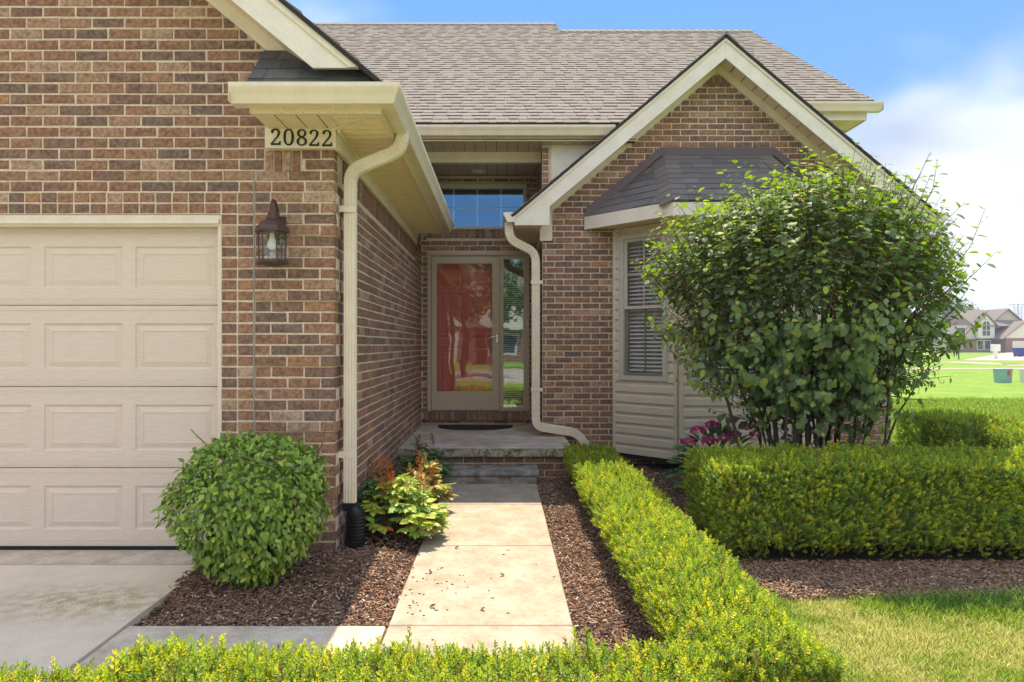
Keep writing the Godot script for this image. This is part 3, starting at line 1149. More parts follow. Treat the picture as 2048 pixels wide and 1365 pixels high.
func front_door() -> void:
	var d := node("front_door", house)
	var z := ZE + 0.012
	# brickmould round the door and the sidelight
	var st := st_new()
	for b in [[-0.951, 0.362, 2.462, 2.497, 0.02], [-0.951, -0.915, 0.443, 2.462, 0.02], [0.318, 0.362, 0.443, 2.462, 0.02], [-0.915, 0.318, 2.44, 2.462, -0.005], [-0.915, -0.9, 0.443, 2.44, -0.006], [-0.012, 0.032, 0.443, 2.44, 0.004], [0.293, 0.318, 0.443, 2.44, -0.007]]:
		bx(st, Vector3(b[0], b[2], ZE - 0.10), Vector3(b[1], b[3], z + b[4] - 0.01))
	put(st, "door_frame", M.taupe, d)
	st = st_new()
	bx(st, Vector3(-0.951, 0.438, ZE - 0.10), Vector3(0.36, 0.449, z + 0.03))
	put(st, "sill", M.sash, d)
	# storm door
	st = st_new()
	for b in [[-0.895, -0.845, 0.455, 2.435], [-0.10, -0.018, 0.455, 2.435], [-0.845, -0.10, 2.365, 2.435], [-0.845, -0.10, 0.455, 0.685]]:
		bx(st, Vector3(b[0], b[2], ZE - 0.035), Vector3(b[1], b[3], z + 0.002))
	for b in [[-0.845, -0.832, 0.685, 2.365], [-0.113, -0.10, 0.685, 2.365], [-0.832, -0.113, 2.352, 2.365], [-0.832, -0.113, 0.685, 0.698]]:
		bx(st, Vector3(b[0], b[2], ZE - 0.03), Vector3(b[1], b[3], z - 0.006))
	bx(st, Vector3(-0.84, 0.61, z), Vector3(-0.105, 0.617, z + 0.006))
	bx(st, Vector3(-0.11, 0.47, z), Vector3(-0.105, 0.61, z + 0.006))
	var sd := put(st, "storm_door", M.taupe, d)
	st = st_new()
	wavy(st, -0.832, -0.113, 0.698, 2.352, ZE - 0.012, 0.007, 10, 22)
	put(st, "pane", M.glass_storm if M.has("glass_storm") else M.glass, sd)
	# lever handle on its plate
	st = st_new()
	cbox(st, Vector3(-0.052, 1.385, z + 0.006), Vector3(0.034, 0.10, 0.008), 0.003)
	tube(st, [Vector3(-0.052, 1.40, z + 0.008), Vector3(-0.052, 1.40, z + 0.045)], [0.012, 0.010], 10)
	tube(st, bend([Vector3(-0.052, 1.40, z + 0.045), Vector3(-0.10, 1.407, z + 0.05), Vector3(-0.145, 1.392, z + 0.052), Vector3(-0.165, 1.385, z + 0.05)], 0.02), [0.009, 0.008, 0.008, 0.007, 0.007, 0.007, 0.007, 0.007, 0.007, 0.006, 0.006, 0.006, 0.006, 0.005], 8)
	put(st, "handle", M.steel, sd)
	# the red door behind, six panels
	var zi := ZE - 0.10
	st = st_new()
	var cols := [[-0.80, -0.50], [-0.42, -0.12]]
	var rows := [[0.66, 1.28], [1.38, 1.98], [2.06, 2.30]]
	var holes := []
	for c in cols:
		for r in rows:
			holes.append([c[0], c[1], r[0], r[1]])
	sheet(st, frame_at(Vector3(0, 0, zi), Vector3.RIGHT, Vector3.UP), -0.91, -0.01, 0.45, 2.44, holes, 0.0, -0.04)
	var rd := put(st, "inner_door", M.red, d)
	for h in holes:
		st = st_new()
		raised(st, h[0], h[1], h[2], h[3], zi)
		put(st, "panel", M.red, rd)
	# sidelight with a blind between the panes
	var sl := node("sidelight", d)
	st = st_new()
	wavy(st, 0.032, 0.293, 0.49, 2.41, ZE - 0.02, 0.004, 4, 22)
	put(st, "pane", M.glass_side if M.has("glass_side") else M.glass, sl)
	st = st_new()
	for b in [[0.032, 0.293, 0.449, 0.49], [0.032, 0.293, 2.41, 2.44]]:
		bx(st, Vector3(b[0], b[2], ZE - 0.06), Vector3(b[1], b[3], ZE - 0.01))
	put(st, "frame", M.taupe, sl)
	var y := 0.51
	while y < 2.40:
		st = st_new()
		box(st, Vector3(0.1625, y, ZE - 0.05), Vector3(0.25, 0.0012, 0.024), Transform3D(Basis.IDENTITY, Vector3(0.1625, y, ZE - 0.05)) * Transform3D(Basis(Vector3.RIGHT, 0.3), Vector3.ZERO) * Transform3D(Basis.IDENTITY, -Vector3(0.1625, y, ZE - 0.05)))
		put(st, "slat", M.blind, sl)
		y += 0.0285
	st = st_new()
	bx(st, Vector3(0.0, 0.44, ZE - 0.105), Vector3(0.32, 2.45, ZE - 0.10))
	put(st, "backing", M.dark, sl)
	# bell push on the frame and a round cover on the brick
	st = st_new()
	cbox(st, Vector3(0.338, 1.58, z + 0.014), Vector3(0.016, 0.055, 0.014), 0.003)
	put(st, "bell_push", M.trim, d)
	st = st_new()
	tube(st, [Vector3(0.44, 0.80, ZE), Vector3(0.44, 0.80, ZE + 0.012), Vector3(0.44, 0.80, ZE + 0.02)], [0.06, 0.06, 0.045], 20)
	put(st, "vent_cover", M.win, house)

func porch_roof() -> void:
	var p := node("porch_ceiling", house)
	var st := st_new()
	var x := -1.03
	while x < 1.35:
		st = st_new()
		bx(st, Vector3(x + 0.006, 3.561, -7.995), Vector3(x + 0.122, 3.571, -7.575))
		put(st, "ceiling_board", M.taupe, p)
		x += 0.122
	x = -1.03
	while x < 0.45:
		st = st_new()
		bx(st, Vector3(x + 0.006, 3.488, -8.83), Vector3(minf(x + 0.122, 0.467), 3.498, -8.085))
		put(st, "ceiling_board", M.taupe, p)
		x += 0.122
	st = st_new()
	bx(st, Vector3(-1.2, 3.50, -8.95), Vector3(0.6, 3.512, -8.09))
	bx(st, Vector3(-1.2, 3.573, -8.0), Vector3(1.5, 3.585, -7.56))
	put(st, "backing", M.dark, p)
	st = st_new()
	bx(st, Vector3(-1.2, 3.44, -8.08), Vector3(1.3, 3.562, -8.0))
	put(st, "beam", M.trim, house)
	st = st_new()
	bx(st, Vector3(0.545, 2.8, -7.80), Vector3(1.4, 3.56, -7.725))
	put(st, "beam_post", M.trim_pale, house)
	st = st_new()
	bx(st, Vector3(XP, 2.62, -7.80), Vector3(0.545, 3.56, -7.7165))
	var cheek := put(st, "pier_top", M.mortar, house)
	var up_bricks := st_new()
	var tp := frame_at(Vector3(0, 0, ZP), Vector3.RIGHT, Vector3.UP)
	for r in 12:
		lay(cheek, up_bricks, tp, XP + 0.003, 0.537, 2.72 + r * PITCH + 0.0056, 2.72 + (r + 1) * PITCH - 0.0056, 0.0, false)
	put(up_bricks, "bricks", M.brick, cheek, "stuff")
	# recessed lamp, unlit
	st = st_new()
	var ring := [Vector2(0.06, 0), Vector2(0.085, 0.0), Vector2(0.088, 0.006), Vector2(0.06, 0.012)]
	for k in 24:
		var a := TAU * k / 24.0
		var b := TAU * (k + 1) / 24.0
		for i in 4:
			var q: Vector2 = ring[i]
			var r: Vector2 = ring[(i + 1) % 4]
			quad(st, Vector3(-0.28 + q.x * cos(a), 3.478 + q.y, -8.58 + q.x * sin(a)), Vector3(-0.28 + q.x * cos(b), 3.478 + q.y, -8.58 + q.x * sin(b)), Vector3(-0.28 + r.x * cos(b), 3.478 + r.y, -8.58 + r.x * sin(b)), Vector3(-0.28 + r.x * cos(a), 3.478 + r.y, -8.58 + r.x * sin(a)))
	var can := put(st, "downlight_trim", M.white, p)
	st = st_new()
	tube(st, [Vector3(-0.28, 3.484, -8.58), Vector3(-0.28, 3.486, -8.58)], [0.06, 0.06], 20)
	put(st, "lens", M.bulb, can)
	# eave of the main roof
	st = st_new()
	bx(st, Vector3(-1.3, 3.56, -7.572), Vector3(1.5, 3.70, -7.56))
	put(st, "fascia", M.trim, p)
	st = st_new()
	sweep(st, GUT, [Vector3(1.25, 3.598, -7.559), Vector3(-1.3, 3.598, -7.559)], Vector3.UP)
	put(st, "gutter", M.trim, p)

func main_roof() -> void:
	var r := node("main_roof", house)
	var up := Vector3(0, 0.555, -0.832)
	var k := 1.0 / 0.832
	var o := Vector3(0, 3.72, -7.44)
	var lay2 := [[-6.0, 1.05, 0.0, 5.51], [1.05, 1.55, 0.0, 4.86], [1.55, 2.3, 0.31, 4.86], [2.3, 4.5, 0.78, 4.86]]
	for a in lay2:
		shingles(r, o, Vector3.RIGHT, up, PackedVector2Array([Vector2(a[0], a[2] * k), Vector2(a[1], a[2] * k), Vector2(a[1], a[3] * k), Vector2(a[0], a[3] * k)]), 0.135, 0.08, 0.19, TAN, false, 0.005)
	# ridge caps
	var st := st_new()
	for a in [[-6.0, 1.03, 5.51], [1.07, 4.5, 4.86]]:
		var y: float = 3.72 + a[2] * 0.667
		var z: float = -7.44 - a[2]
		var x: float = a[0]
		while x < a[1]:
			var e := minf(x + 0.14, a[1])
			st.set_color(TAN[rng.randi_range(0, 4)])
			for s in [1.0, -1.0]:
				hexa(st, [Vector3(x, y - 0.088, z + s * 0.15), Vector3(e, y - 0.088, z + s * 0.15), Vector3(e, y, z), Vector3(x, y, z), Vector3(x, y - 0.07, z + s * 0.15), Vector3(e, y - 0.08, z + s * 0.15), Vector3(e, y + 0.025, z), Vector3(x, y + 0.035, z)] if s > 0 else [Vector3(x, y, z), Vector3(e, y, z), Vector3(e, y - 0.088, z - 0.15), Vector3(x, y - 0.088, z - 0.15), Vector3(x, y + 0.034, z), Vector3(e, y + 0.024, z), Vector3(e, y - 0.08, z - 0.15), Vector3(x, y - 0.07, z - 0.15)])
			x = e
	put(st, "ridge_caps", M.shingle, r, "stuff")
	# rear slope and the gable end's boards
	st = st_new()
	quad(st, Vector3(4.5, 6.95, -12.31), Vector3(-6, 6.95, -12.31), Vector3(-6, 3.4, -17.6), Vector3(4.5, 3.4, -17.6))
	quad(st, Vector3(1.05, 7.38, -12.96), Vector3(-6, 7.38, -12.96), Vector3(-6, 3.4, -18.9), Vector3(1.05, 3.4, -18.9))
	put(st, "rear_slope", M.dark, r)
	# the higher eave at the right
	st = st_new()
	sweep(st, GUT, [Vector3(4.61, 4.13, -8.33), Vector3(2.3, 4.13, -8.33)], Vector3.UP)
	put(st, "gutter", M.trim, r)
	st = st_new()
	bx(st, Vector3(4.6105, 4.134, -8.325), Vector3(4.614, 4.23, -8.215))
	put(st, "gutter_end_cap", M.trim, r)
	st = st_new()
	bx(st, Vector3(2.3, 4.045, -8.352), Vector3(4.47, 4.22, -8.333))
	bx(st, Vector3(4.452, 4.045, -8.9), Vector3(4.472, 4.3, -8.352))
	put(st, "fascia", M.trim, r)
	var x := 2.3
	while x < 4.4:
		st = st_new()
		bx(st, Vector3(x + 0.005, 4.053, -8.75), Vector3(minf(x + 0.13, 4.45), 4.063, -8.355))
		put(st, "soffit_board", M.soffit, r)
		x += 0.13

func gable_wing() -> void:
	var t := frame_at(Vector3(0, 0, ZP), Vector3.RIGHT, Vector3.UP)
	var st := st_new()
	var bayhole := [1.31, 3.57, 0.15, 2.55]
	sheet(st, t, XP, 4.411, -0.08, 2.6, [bayhole])
	prism(st, PackedVector2Array([Vector2(XP, 2.6), Vector2(4.411, 2.6), Vector2(4.411, 2.76), Vector2(XC, 4.42), Vector2(XP, 2.76)]), ZP - 0.1, ZP - 0.0045)
	var w := put(st, "gable_wall", M.mortar, house)
	var join := st_new()
	var spans := func(v: float, r: int) -> Array:
		var e := 0.0
		if v > 2.72:
			e = (v - 2.72) / 0.842
		if v > 4.30:
			return []
		var l := XP + e
		var q := 4.411 - e
		if v > 0.14 and v < 2.6:
			return [[l, 1.275, 0], [3.605, q, 0]]
		return [[l, q, 0]] if q > l else []
	courses(w, join, t, 2.11 - 33 * PITCH, 68, spans, func(_r, _u): return 0.0, func(_u, _v): return false)
	# three bricks stood on end under the peak
	row_of(w, join, t, XC - 0.12, XC + 0.12, 4.225, 4.35, 3, 0.004)
	put(join, "bricks", M.brick, w, "stuff")
	var g := node("gable_trim", house)
	var f: Callable = pline
	# raking boards with the boxed eave ends
	strip(g, "rake_board", M.trim_pale, [Vector2(0.147, 2.6), Vector2(0.53, 2.6), Vector2(0.53, pline(0.53) - 0.245), Vector2(XC - 0.001, pline(XC) - 0.245), Vector2(XC - 0.001, pline(XC) - 0.06), Vector2(0.147, pline(0.147) - 0.06)], -7.435, -7.41)
	strip(g, "rake_board", M.trim_pale, [Vector2(4.733, 2.6), Vector2(4.35, 2.6), Vector2(4.35, pline(4.35) - 0.245), Vector2(XC + 0.001, pline(XC) - 0.245), Vector2(XC + 0.001, pline(XC) - 0.06), Vector2(4.733, pline(4.733) - 0.06)], -7.435, -7.41)
	for s in [[0.12, XC], [XC, 4.76]]:
		strip(g, "rake_trim", M.trim, slope_band(f, s[0], s[1], 0.028, 0.062), -7.435, -7.397)
	# frieze on the brick
	strip(g, "frieze_board", M.trim, [Vector2(0.44, 2.474), Vector2(0.578, 2.474), Vector2(0.578, pline(0.578) - 0.282), Vector2(XC - 0.001, pline(XC) - 0.282), Vector2(XC - 0.001, pline(XC) - 0.17), Vector2(0.44, pline(0.44) - 0.17)], ZP - 0.02, ZP + 0.022)
	strip(g, "frieze_board", M.trim, [Vector2(4.44, 2.474), Vector2(4.302, 2.474), Vector2(4.302, pline(4.302) - 0.282), Vector2(XC + 0.001, pline(XC) - 0.282), Vector2(XC + 0.001, pline(XC) - 0.17), Vector2(4.44, pline(4.44) - 0.17)], ZP - 0.02, ZP + 0.022)
	# vented boards under the rake
	for s in [-1.0, 1.0]:
		var e := 0.02
		while e < 1.95:
			var x0: float = XC + s * e
			var x1: float = XC + s * (e + 0.112)
			strip(g, "soffit_board", M.soffit, slope_band(f, minf(x0, x1), maxf(x0, x1), 0.165, 0.18), ZP + 0.024, -7.437)
			e += 0.124
		# closing strip above the gaps
		var a: float = XC if s > 0 else 0.5
		var b: float = 4.38 if s > 0 else XC
		strip(g, "soffit_backing", M.dark, slope_band(f, a, b, 0.14, 0.155), ZP + 0.024, -7.437)
	# boxed eave on the porch side, its gutter and end cap
	for m in [0.0, 1.0]:
		st = st_new()
		var xa := 0.149 if m == 0.0 else 4.43
		var xb := 0.45 if m == 0.0 else 4.731
		var z := -7.445
		while z > -8.75:
			st = st_new()
			bx(st, Vector3(xa, 2.604, z - 0.118), Vector3(xb, 2.614, z))
			put(st, "soffit_board", M.soffit, g)
			z -= 0.124
	st = st_new()
	bx(st, Vector3(0.149, 2.6, -8.8), Vector3(0.165, 2.70, -7.436))
	put(st, "fascia", M.trim, g)
	st = st_new()
	sweep(st, GUT, [Vector3(0.146, 2.632, -7.395), Vector3(0.146, 2.632, -8.75)], Vector3.UP)
	put(st, "gutter", M.trim, g)
	st = st_new()
	prism(st, PackedVector2Array(GUT.slice(0, 7) + [Vector2(0, 0.105)]), 0, 0.003, Transform3D(Basis(Vector3(-1, 0, 0), Vector3.UP, Vector3(0, 0, -1)), Vector3(0.146, 2.632, -7.391)))
	put(st, "gutter_end_cap", M.trim_pale, g)
	st = st_new()
	sweep(st, GUT, [Vector3(4.735, 2.632, -9.2), Vector3(4.735, 2.632, -7.395)], Vector3.UP)
	put(st, "gutter", M.trim, g)
	st = st_new()
	prism(st, PackedVector2Array(GUT.slice(0, 7) + [Vector2(0, 0.105)]), 0, 0.003, Transform3D(Basis.IDENTITY, Vector3(4.735, 2.632, -7.394)))
	put(st, "gutter_end_cap", M.trim_pale, g)
	st = st_new()
	bx(st, Vector3(0.449, 2.47, -8.6), Vector3(0.4675, 2.602, ZP + 0.0))
	put(st, "frieze_board", M.trim, g)
	# roof
	var r := node("gable_roof", house)
	var len := 2.33 * sqrt(1 + 0.842 * 0.842)
	var n := Vector3(1, 0.842, 0).normalized()
	var run := 1.5
	shingles(r, Vector3(XC - 2.33, pline(XC - 2.33) + 0.004, -7.385 - run), Vector3(0, 0, 1), n, PackedVector2Array([Vector2(0, 0), Vector2(run, 0), Vector2(run, len), Vector2(0.0, len)]), 0.14, 0.15, 0.3, TAN, false, 0.005)
	shingles(r, Vector3(XC + 2.33, pline(XC + 2.33) + 0.004, -7.385), Vector3(0, 0, -1), Vector3(-n.x, n.y, 0), PackedVector2Array([Vector2(0, 0), Vector2(run, 0), Vector2(run, len), Vector2(0, len)]), 0.14, 0.15, 0.3, TAN, false, 0.005)
	st = st_new()
	var z := -7.38
	while z > -8.8:
		st.set_color(TAN[rng.randi_range(0, 4)] * 0.9)
		for s in [-1.0, 1.0]:
			var q := [Vector3(XC, 4.663, z), Vector3(XC + s * 0.13, 4.553, z), Vector3(XC + s * 0.13, 4.553, z - 0.15), Vector3(XC, 4.663, z - 0.15)]
			if s > 0:
				q.reverse()
			var top := []
			for k in 4:
				top.append(q[k] + Vector3(0, 0.018 + (0.006 if q[k].z > z - 0.07 else 0.0), 0))
			if s > 0:
				hexa(st, [q[3], q[2], q[1], q[0], top[3], top[2], top[1], top[0]])
			else:
				hexa(st, q + top)
		z -= 0.14
	put(st, "ridge_caps", M.shingle, r, "stuff")

# ------------------------------------------------------------------ bay
func bay() -> void:
	var b := node("bay_window", house)
	var c := [Vector3(1.266, 0, ZP), Vector3(1.853, 0, -7.125), Vector3(3.027, 0, -7.125), Vector3(3.614, 0, ZP)]
	var wins := [[0.155, 0.652, 0.96, 2.47], [0.16, 1.014, 0.96, 2.47], [0.178, 0.675, 0.96, 2.47]]
	for i in 3:
		var d: Vector3 = c[i + 1] - c[i]
		var l := d.length()
		var t := frame_at(c[i], d, Vector3.UP)
		siding(b, t, l, wins[i])
		bay_sash(b, t, wins[i], i == 1)
	# corner posts and wall trims
	for k in 4:
		var st := st_new()
		if k == 0 or k == 3:
			var s := 1.0 if k == 0 else -1.0
			box(st, c[k] + Vector3(s * 0.012, 1.33, 0.015), Vector3(0.036, 2.5, 0.04))
			put(st, "edge_trim", M.siding, b)
		else:
			var s := -1.0 if k == 1 else 1.0
			for q in [[Vector3(s * 0.0, 0, 0.0), 0.0], [Vector3(0, 0, 0), 1.0]]:
				var dir: Vector3 = (c[k - 1] - c[k]).normalized() if (q[1] == 0.0) == (k == 1) else (c[k + 1] - c[k]).normalized()
				if k == 2:
					dir = (c[3] - c[2]).normalized() if q[1] == 0.0 else (c[1] - c[2]).normalized()
				var nrm := Vector3(-absf(dir.z) * (1.0 if k == 1 else -1.0), 0, 1.0).normalized() if absf(dir.z) > 0.1 else Vector3(0, 0, 1)
				var fx := frame_at(c[k] + dir * 0.026 + Vector3(0, 1.335, 0), dir if dir.cross(Vector3.UP).dot(nrm) > 0 else -dir, Vector3.UP)
				box(st, Vector3(0, 0, 0.012), Vector3(0.044, 2.51, 0.02), fx)
			put(st, "corner_post", M.siding, b)
	# underside
	var st := st_new()
	prism(st, PackedVector2Array([Vector2(c[0].x, 0), Vector2(c[1].x, 0.587), Vector2(c[2].x, 0.587), Vector2(c[3].x, 0)]), 0.07, 0.09, Transform3D(Basis(Vector3(1, 0, 0), Vector3(0, 0, 1), Vector3(0, -1, 0)), Vector3(0, 0.16, ZP)))
	put(st, "floor", M.dark, b)
	# eave: fascia, soffit, roof
	var e := [Vector3(1.0, 2.6, -7.66), Vector3(1.739, 2.6, -6.86), Vector3(2 * XC - 1.739, 2.6, -6.86), Vector3(2 * XC - 1.0, 2.6, -7.66)]
	st = st_new()
	sweep(st, [Vector2(0, 0), Vector2(0.02, 0), Vector2(0.02, 0.142), Vector2(0, 0.142)], [e[3] + Vector3(0.045, 0, -0.05), e[2], e[1], e[0] - Vector3(0.045, 0, 0.05)], Vector3.UP)
	put(st, "fascia", M.trim_pale, b)
	st = st_new()
	prism(st, PackedVector2Array([Vector2(e[0].x, -7.70), Vector2(e[0].x, e[0].z), Vector2(e[1].x, e[1].z), Vector2(e[2].x, e[2].z), Vector2(e[3].x, e[3].z), Vector2(e[3].x, -7.70)]), -2.62, -2.607, Transform3D(Basis(Vector3(1, 0, 0), Vector3(0, 0, 1), Vector3(0, -1, 0)), Vector3.ZERO))
	put(st, "soffit", M.soffit, b)
	bay_roof(b, e)

func siding(b: Node3D, t: Transform3D, l: float, win: Array) -> void:
	var y := 0.095
	var i := 0
	while y < 2.58:
		var y1 := minf(y + 0.1146, 2.6)
		var segs := [[0.03, l - 0.03]]
		if y1 > win[2] - 0.05 and y < win[3] + 0.05:
			segs = [[0.03, win[0] - 0.05], [win[1] + 0.05, l - 0.03]]
		for s in segs:
			if s[1] - s[0] < 0.02:
				continue
			var st := st_new()
			# dutch lap: upper third set back, lower part standing proud
			var h := y1 - y
			var prof := [[0.0, 0.002], [0.0, 0.017], [h * 0.58, 0.012], [h * 0.70, 0.003], [h + 0.004, 0.0015]]
			for k in prof.size() - 1:
				var p: Array = prof[k]
				var q: Array = prof[k + 1]
				quad(st, t * Vector3(s[0], y + p[0], p[1]), t * Vector3(s[1], y + p[0], p[1]), t * Vector3(s[1], y + q[0], q[1]), t * Vector3(s[0], y + q[0], q[1]))
			put(st, "siding_board", M.siding, b)
		y += 0.1146
		i += 1
	var st := st_new()
	sheet(st, t, 0, l, 0.1, 2.6, [[win[0], win[1], win[2], win[3]]], -0.002, -0.06)
	put(st, "sheathing", M.siding, b)

func bay_sash(b: Node3D, t: Transform3D, w: Array, wide: bool) -> void:
	var n := node("window", b)
	var st := st_new()
	var o := 0.05
	for q in [[w[0] - o, w[1] + o, w[3], w[3] + o], [w[0] - o, w[1] + o, w[2] - o, w[2]], [w[0] - o, w[0], w[2], w[3]], [w[1], w[1] + o, w[2], w[3]]]:
		bx(st, Vector3(q[0], q[2], -0.05), Vector3(q[1], q[3], 0.024), t)
	for q in [[w[0] - o - 0.018, w[0] - o, w[2] - o, w[3] + o], [w[1] + o, w[1] + o + 0.018, w[2] - o, w[3] + o]]:
		bx(st, Vector3(q[0], q[2], 0.0), Vector3(q[1], q[3], 0.018), t)
	put(st, "casing", M.win, n)
	var mid: float = (w[2] + w[3]) / 2
	for s in [[mid - 0.02, w[3], 0.0, M.win], [w[2], mid + 0.02, -0.022, M.sash]]:
		st = st_new()
		var f := 0.032
		for q in [[w[0], w[1], s[0], s[0] + f], [w[0], w[1], s[1] - f, s[1]], [w[0], w[0] + f, s[0] + f, s[1] - f], [w[1] - f, w[1], s[0] + f, s[1] - f]]:
			bx(st, Vector3(q[0], q[2], s[2] - 0.02), Vector3(q[1], q[3], s[2]), t)
		put(st, "sash", s[3], n)
		st = st_new()
		var xm: float = (w[0] + w[1]) / 2
		var ym: float = (s[0] + s[1]) / 2
		bx(st, Vector3(xm - 0.008, s[0] + f, s[2] - 0.016), Vector3(xm + 0.008, s[1] - f, s[2] - 0.008), t)
		if s[2] == 0.0:
			bx(st, Vector3(w[0] + f, ym - 0.007, s[2] - 0.0165), Vector3(w[1] - f, ym + 0.007, s[2] - 0.0085), t)
		put(st, "muntin", s[3], n)
		st = st_new()
		quad(st, t * Vector3(w[0] + f, s[0] + f, s[2] - 0.006), t * Vector3(w[1] - f, s[0] + f, s[2] - 0.006), t * Vector3(w[1] - f, s[1] - f, s[2] - 0.006), t * Vector3(w[0] + f, s[1] - f, s[2] - 0.006))
		put(st, "pane", M.glass, n)
	var y: float = w[2] + 0.02
	while y < w[3] - 0.02:
		st = st_new()
		var cc := Vector3((w[0] + w[1]) / 2, y, -0.09)
		box(st, cc, Vector3(w[1] - w[0] - 0.02, 0.003, 0.046), t * Transform3D(Basis.IDENTITY, cc) * Transform3D(Basis(Vector3.RIGHT, 0.55), Vector3.ZERO) * Transform3D(Basis.IDENTITY, -cc))
		put(st, "blind_slat", M.blind, n)
		y += 0.044
	st = st_new()
	for x in [0.3, 0.7]:
		var xx := lerpf(w[0], w[1], x)
		bx(st, Vector3(xx - 0.002, w[2] + 0.02, -0.066), Vector3(xx + 0.002, w[3] - 0.02, -0.064), t)
	put(st, "blind_cord", M.blind, n)

func bay_roof(b: Node3D, e: Array) -> void:
	var r := node("bay_roof", house)
	var ev := []
	for k in 4:
		var off: Vector3 = [Vector3(-0.03, 0, 0.0), Vector3(-0.012, 0, 0.03), Vector3(0.012, 0, 0.03), Vector3(0.03, 0, 0.0)][k]
		ev.append(Vector3(e[k].x, 2.745, e[k].z) + off)
	ev[0].z = ZP + 0.01
	ev[3].z = ZP + 0.01
	ev[0].x = 0.96
	ev[3].x = 2 * XC - 0.96
	var t1 := Vector3(1.84, 3.44, ZP + 0.004)
	var t2 := Vector3(2 * XC - 1.84, 3.44, ZP + 0.004)
	var faces := [[ev[0], ev[1], t1], [ev[1], ev[2], t2, t1], [ev[2], ev[3], t2]]
	for f in faces:
		var along: Vector3 = (f[1] - f[0]).normalized()
		var nrm: Vector3 = along.cross((f[2] - f[0])).normalized()
		var up := nrm.cross(along)
		var pl := PackedVector2Array()
		for p in f:
			pl.append(Vector2((p - f[0]).dot(along), (p - f[0]).dot(up)))
		shingles(r, f[0], along, up, pl, 0.128, 0.17, 0.30, SLATE, true, 0.003)
	# hip caps
	for h in [[ev[1], t1, ev[0], ev[2]], [ev[2], t2, ev[1], ev[3]]]:
		var d: Vector3 = h[1] - h[0]
		var l := d.length()
		d = d.normalized()
		var up1: Vector3 = ((h[2] + (Vector3(h[1]) - h[2]) * 0.0) - h[0])
		var s0: Vector3 = (up1 - d * up1.dot(d)).normalized() * 0.15
		var up2: Vector3 = h[3] - h[0]
		var s1: Vector3 = (up2 - d * up2.dot(d)).normalized() * 0.15
		var nn := Vector3(0, 1, 0.5).normalized()
		var x := 0.0
		while x < l - 0.02:
			var y := minf(x + 0.125, l)
			var st := st_new()
			st.set_color(Color(0.20, 0.17, 0.15) * rng.randf_range(0.9, 1.12))
			var a: Vector3 = h[0] + d * x
			var c: Vector3 = h[0] + d * y
			var u := nn * 0.017
			var v := nn * 0.009
			hexa(st, [a + s0, a, c, c + s0, a + s0 + u, a + u, c + v, c + s0 + v])
			hexa(st, [a, a + s1, c + s1, c, a + u, a + s1 + u, c + s1 + v, c + v])
			put(st, "hip_cap", M.shingle, r)
			x = y
	# metal flashing against the brick
	var bend0 := [Vector2(0.955, 2.70), Vector2(1.80, 3.43), Vector2(2 * XC - 1.80, 3.43), Vector2(2 * XC - 0.955, 2.70)]
	var top := [Vector2(0.955, 2.84), Vector2(1.80, 3.525), Vector2(2 * XC - 1.80, 3.525), Vector2(2 * XC - 0.955, 2.84)]
	var st := st_new()
	for k in 3:
		prism(st, PackedVector2Array([bend0[k], bend0[k + 1], top[k + 1], top[k]]), ZP + 0.002, ZP + 0.03 + 0.001 * k)
	put(st, "flashing", M.flash, r)

func rect_prof(w: float, d: float) -> Array:
	# fluted downspout section
	var out := []
	var n := 4
	for s in 4:
		for k in n:
			var t := -0.5 + (k + 0.5) / n
			for q in [[-0.18, 0.0], [-0.10, -0.004], [0.10, -0.004], [0.18, 0.0]]:
				var u: float = t + q[0] / n * 1.6
				var v: float = 0.5
				var off: float = q[1]
				match s:
					0: out.append(Vector2(u * w, -v * d - off))
					1: out.append(Vector2(v * w + off, u * d))
					2: out.append(Vector2(-u * w, v * d + off))
					3: out.append(Vector2(-v * w - off, -u * d))
	return out

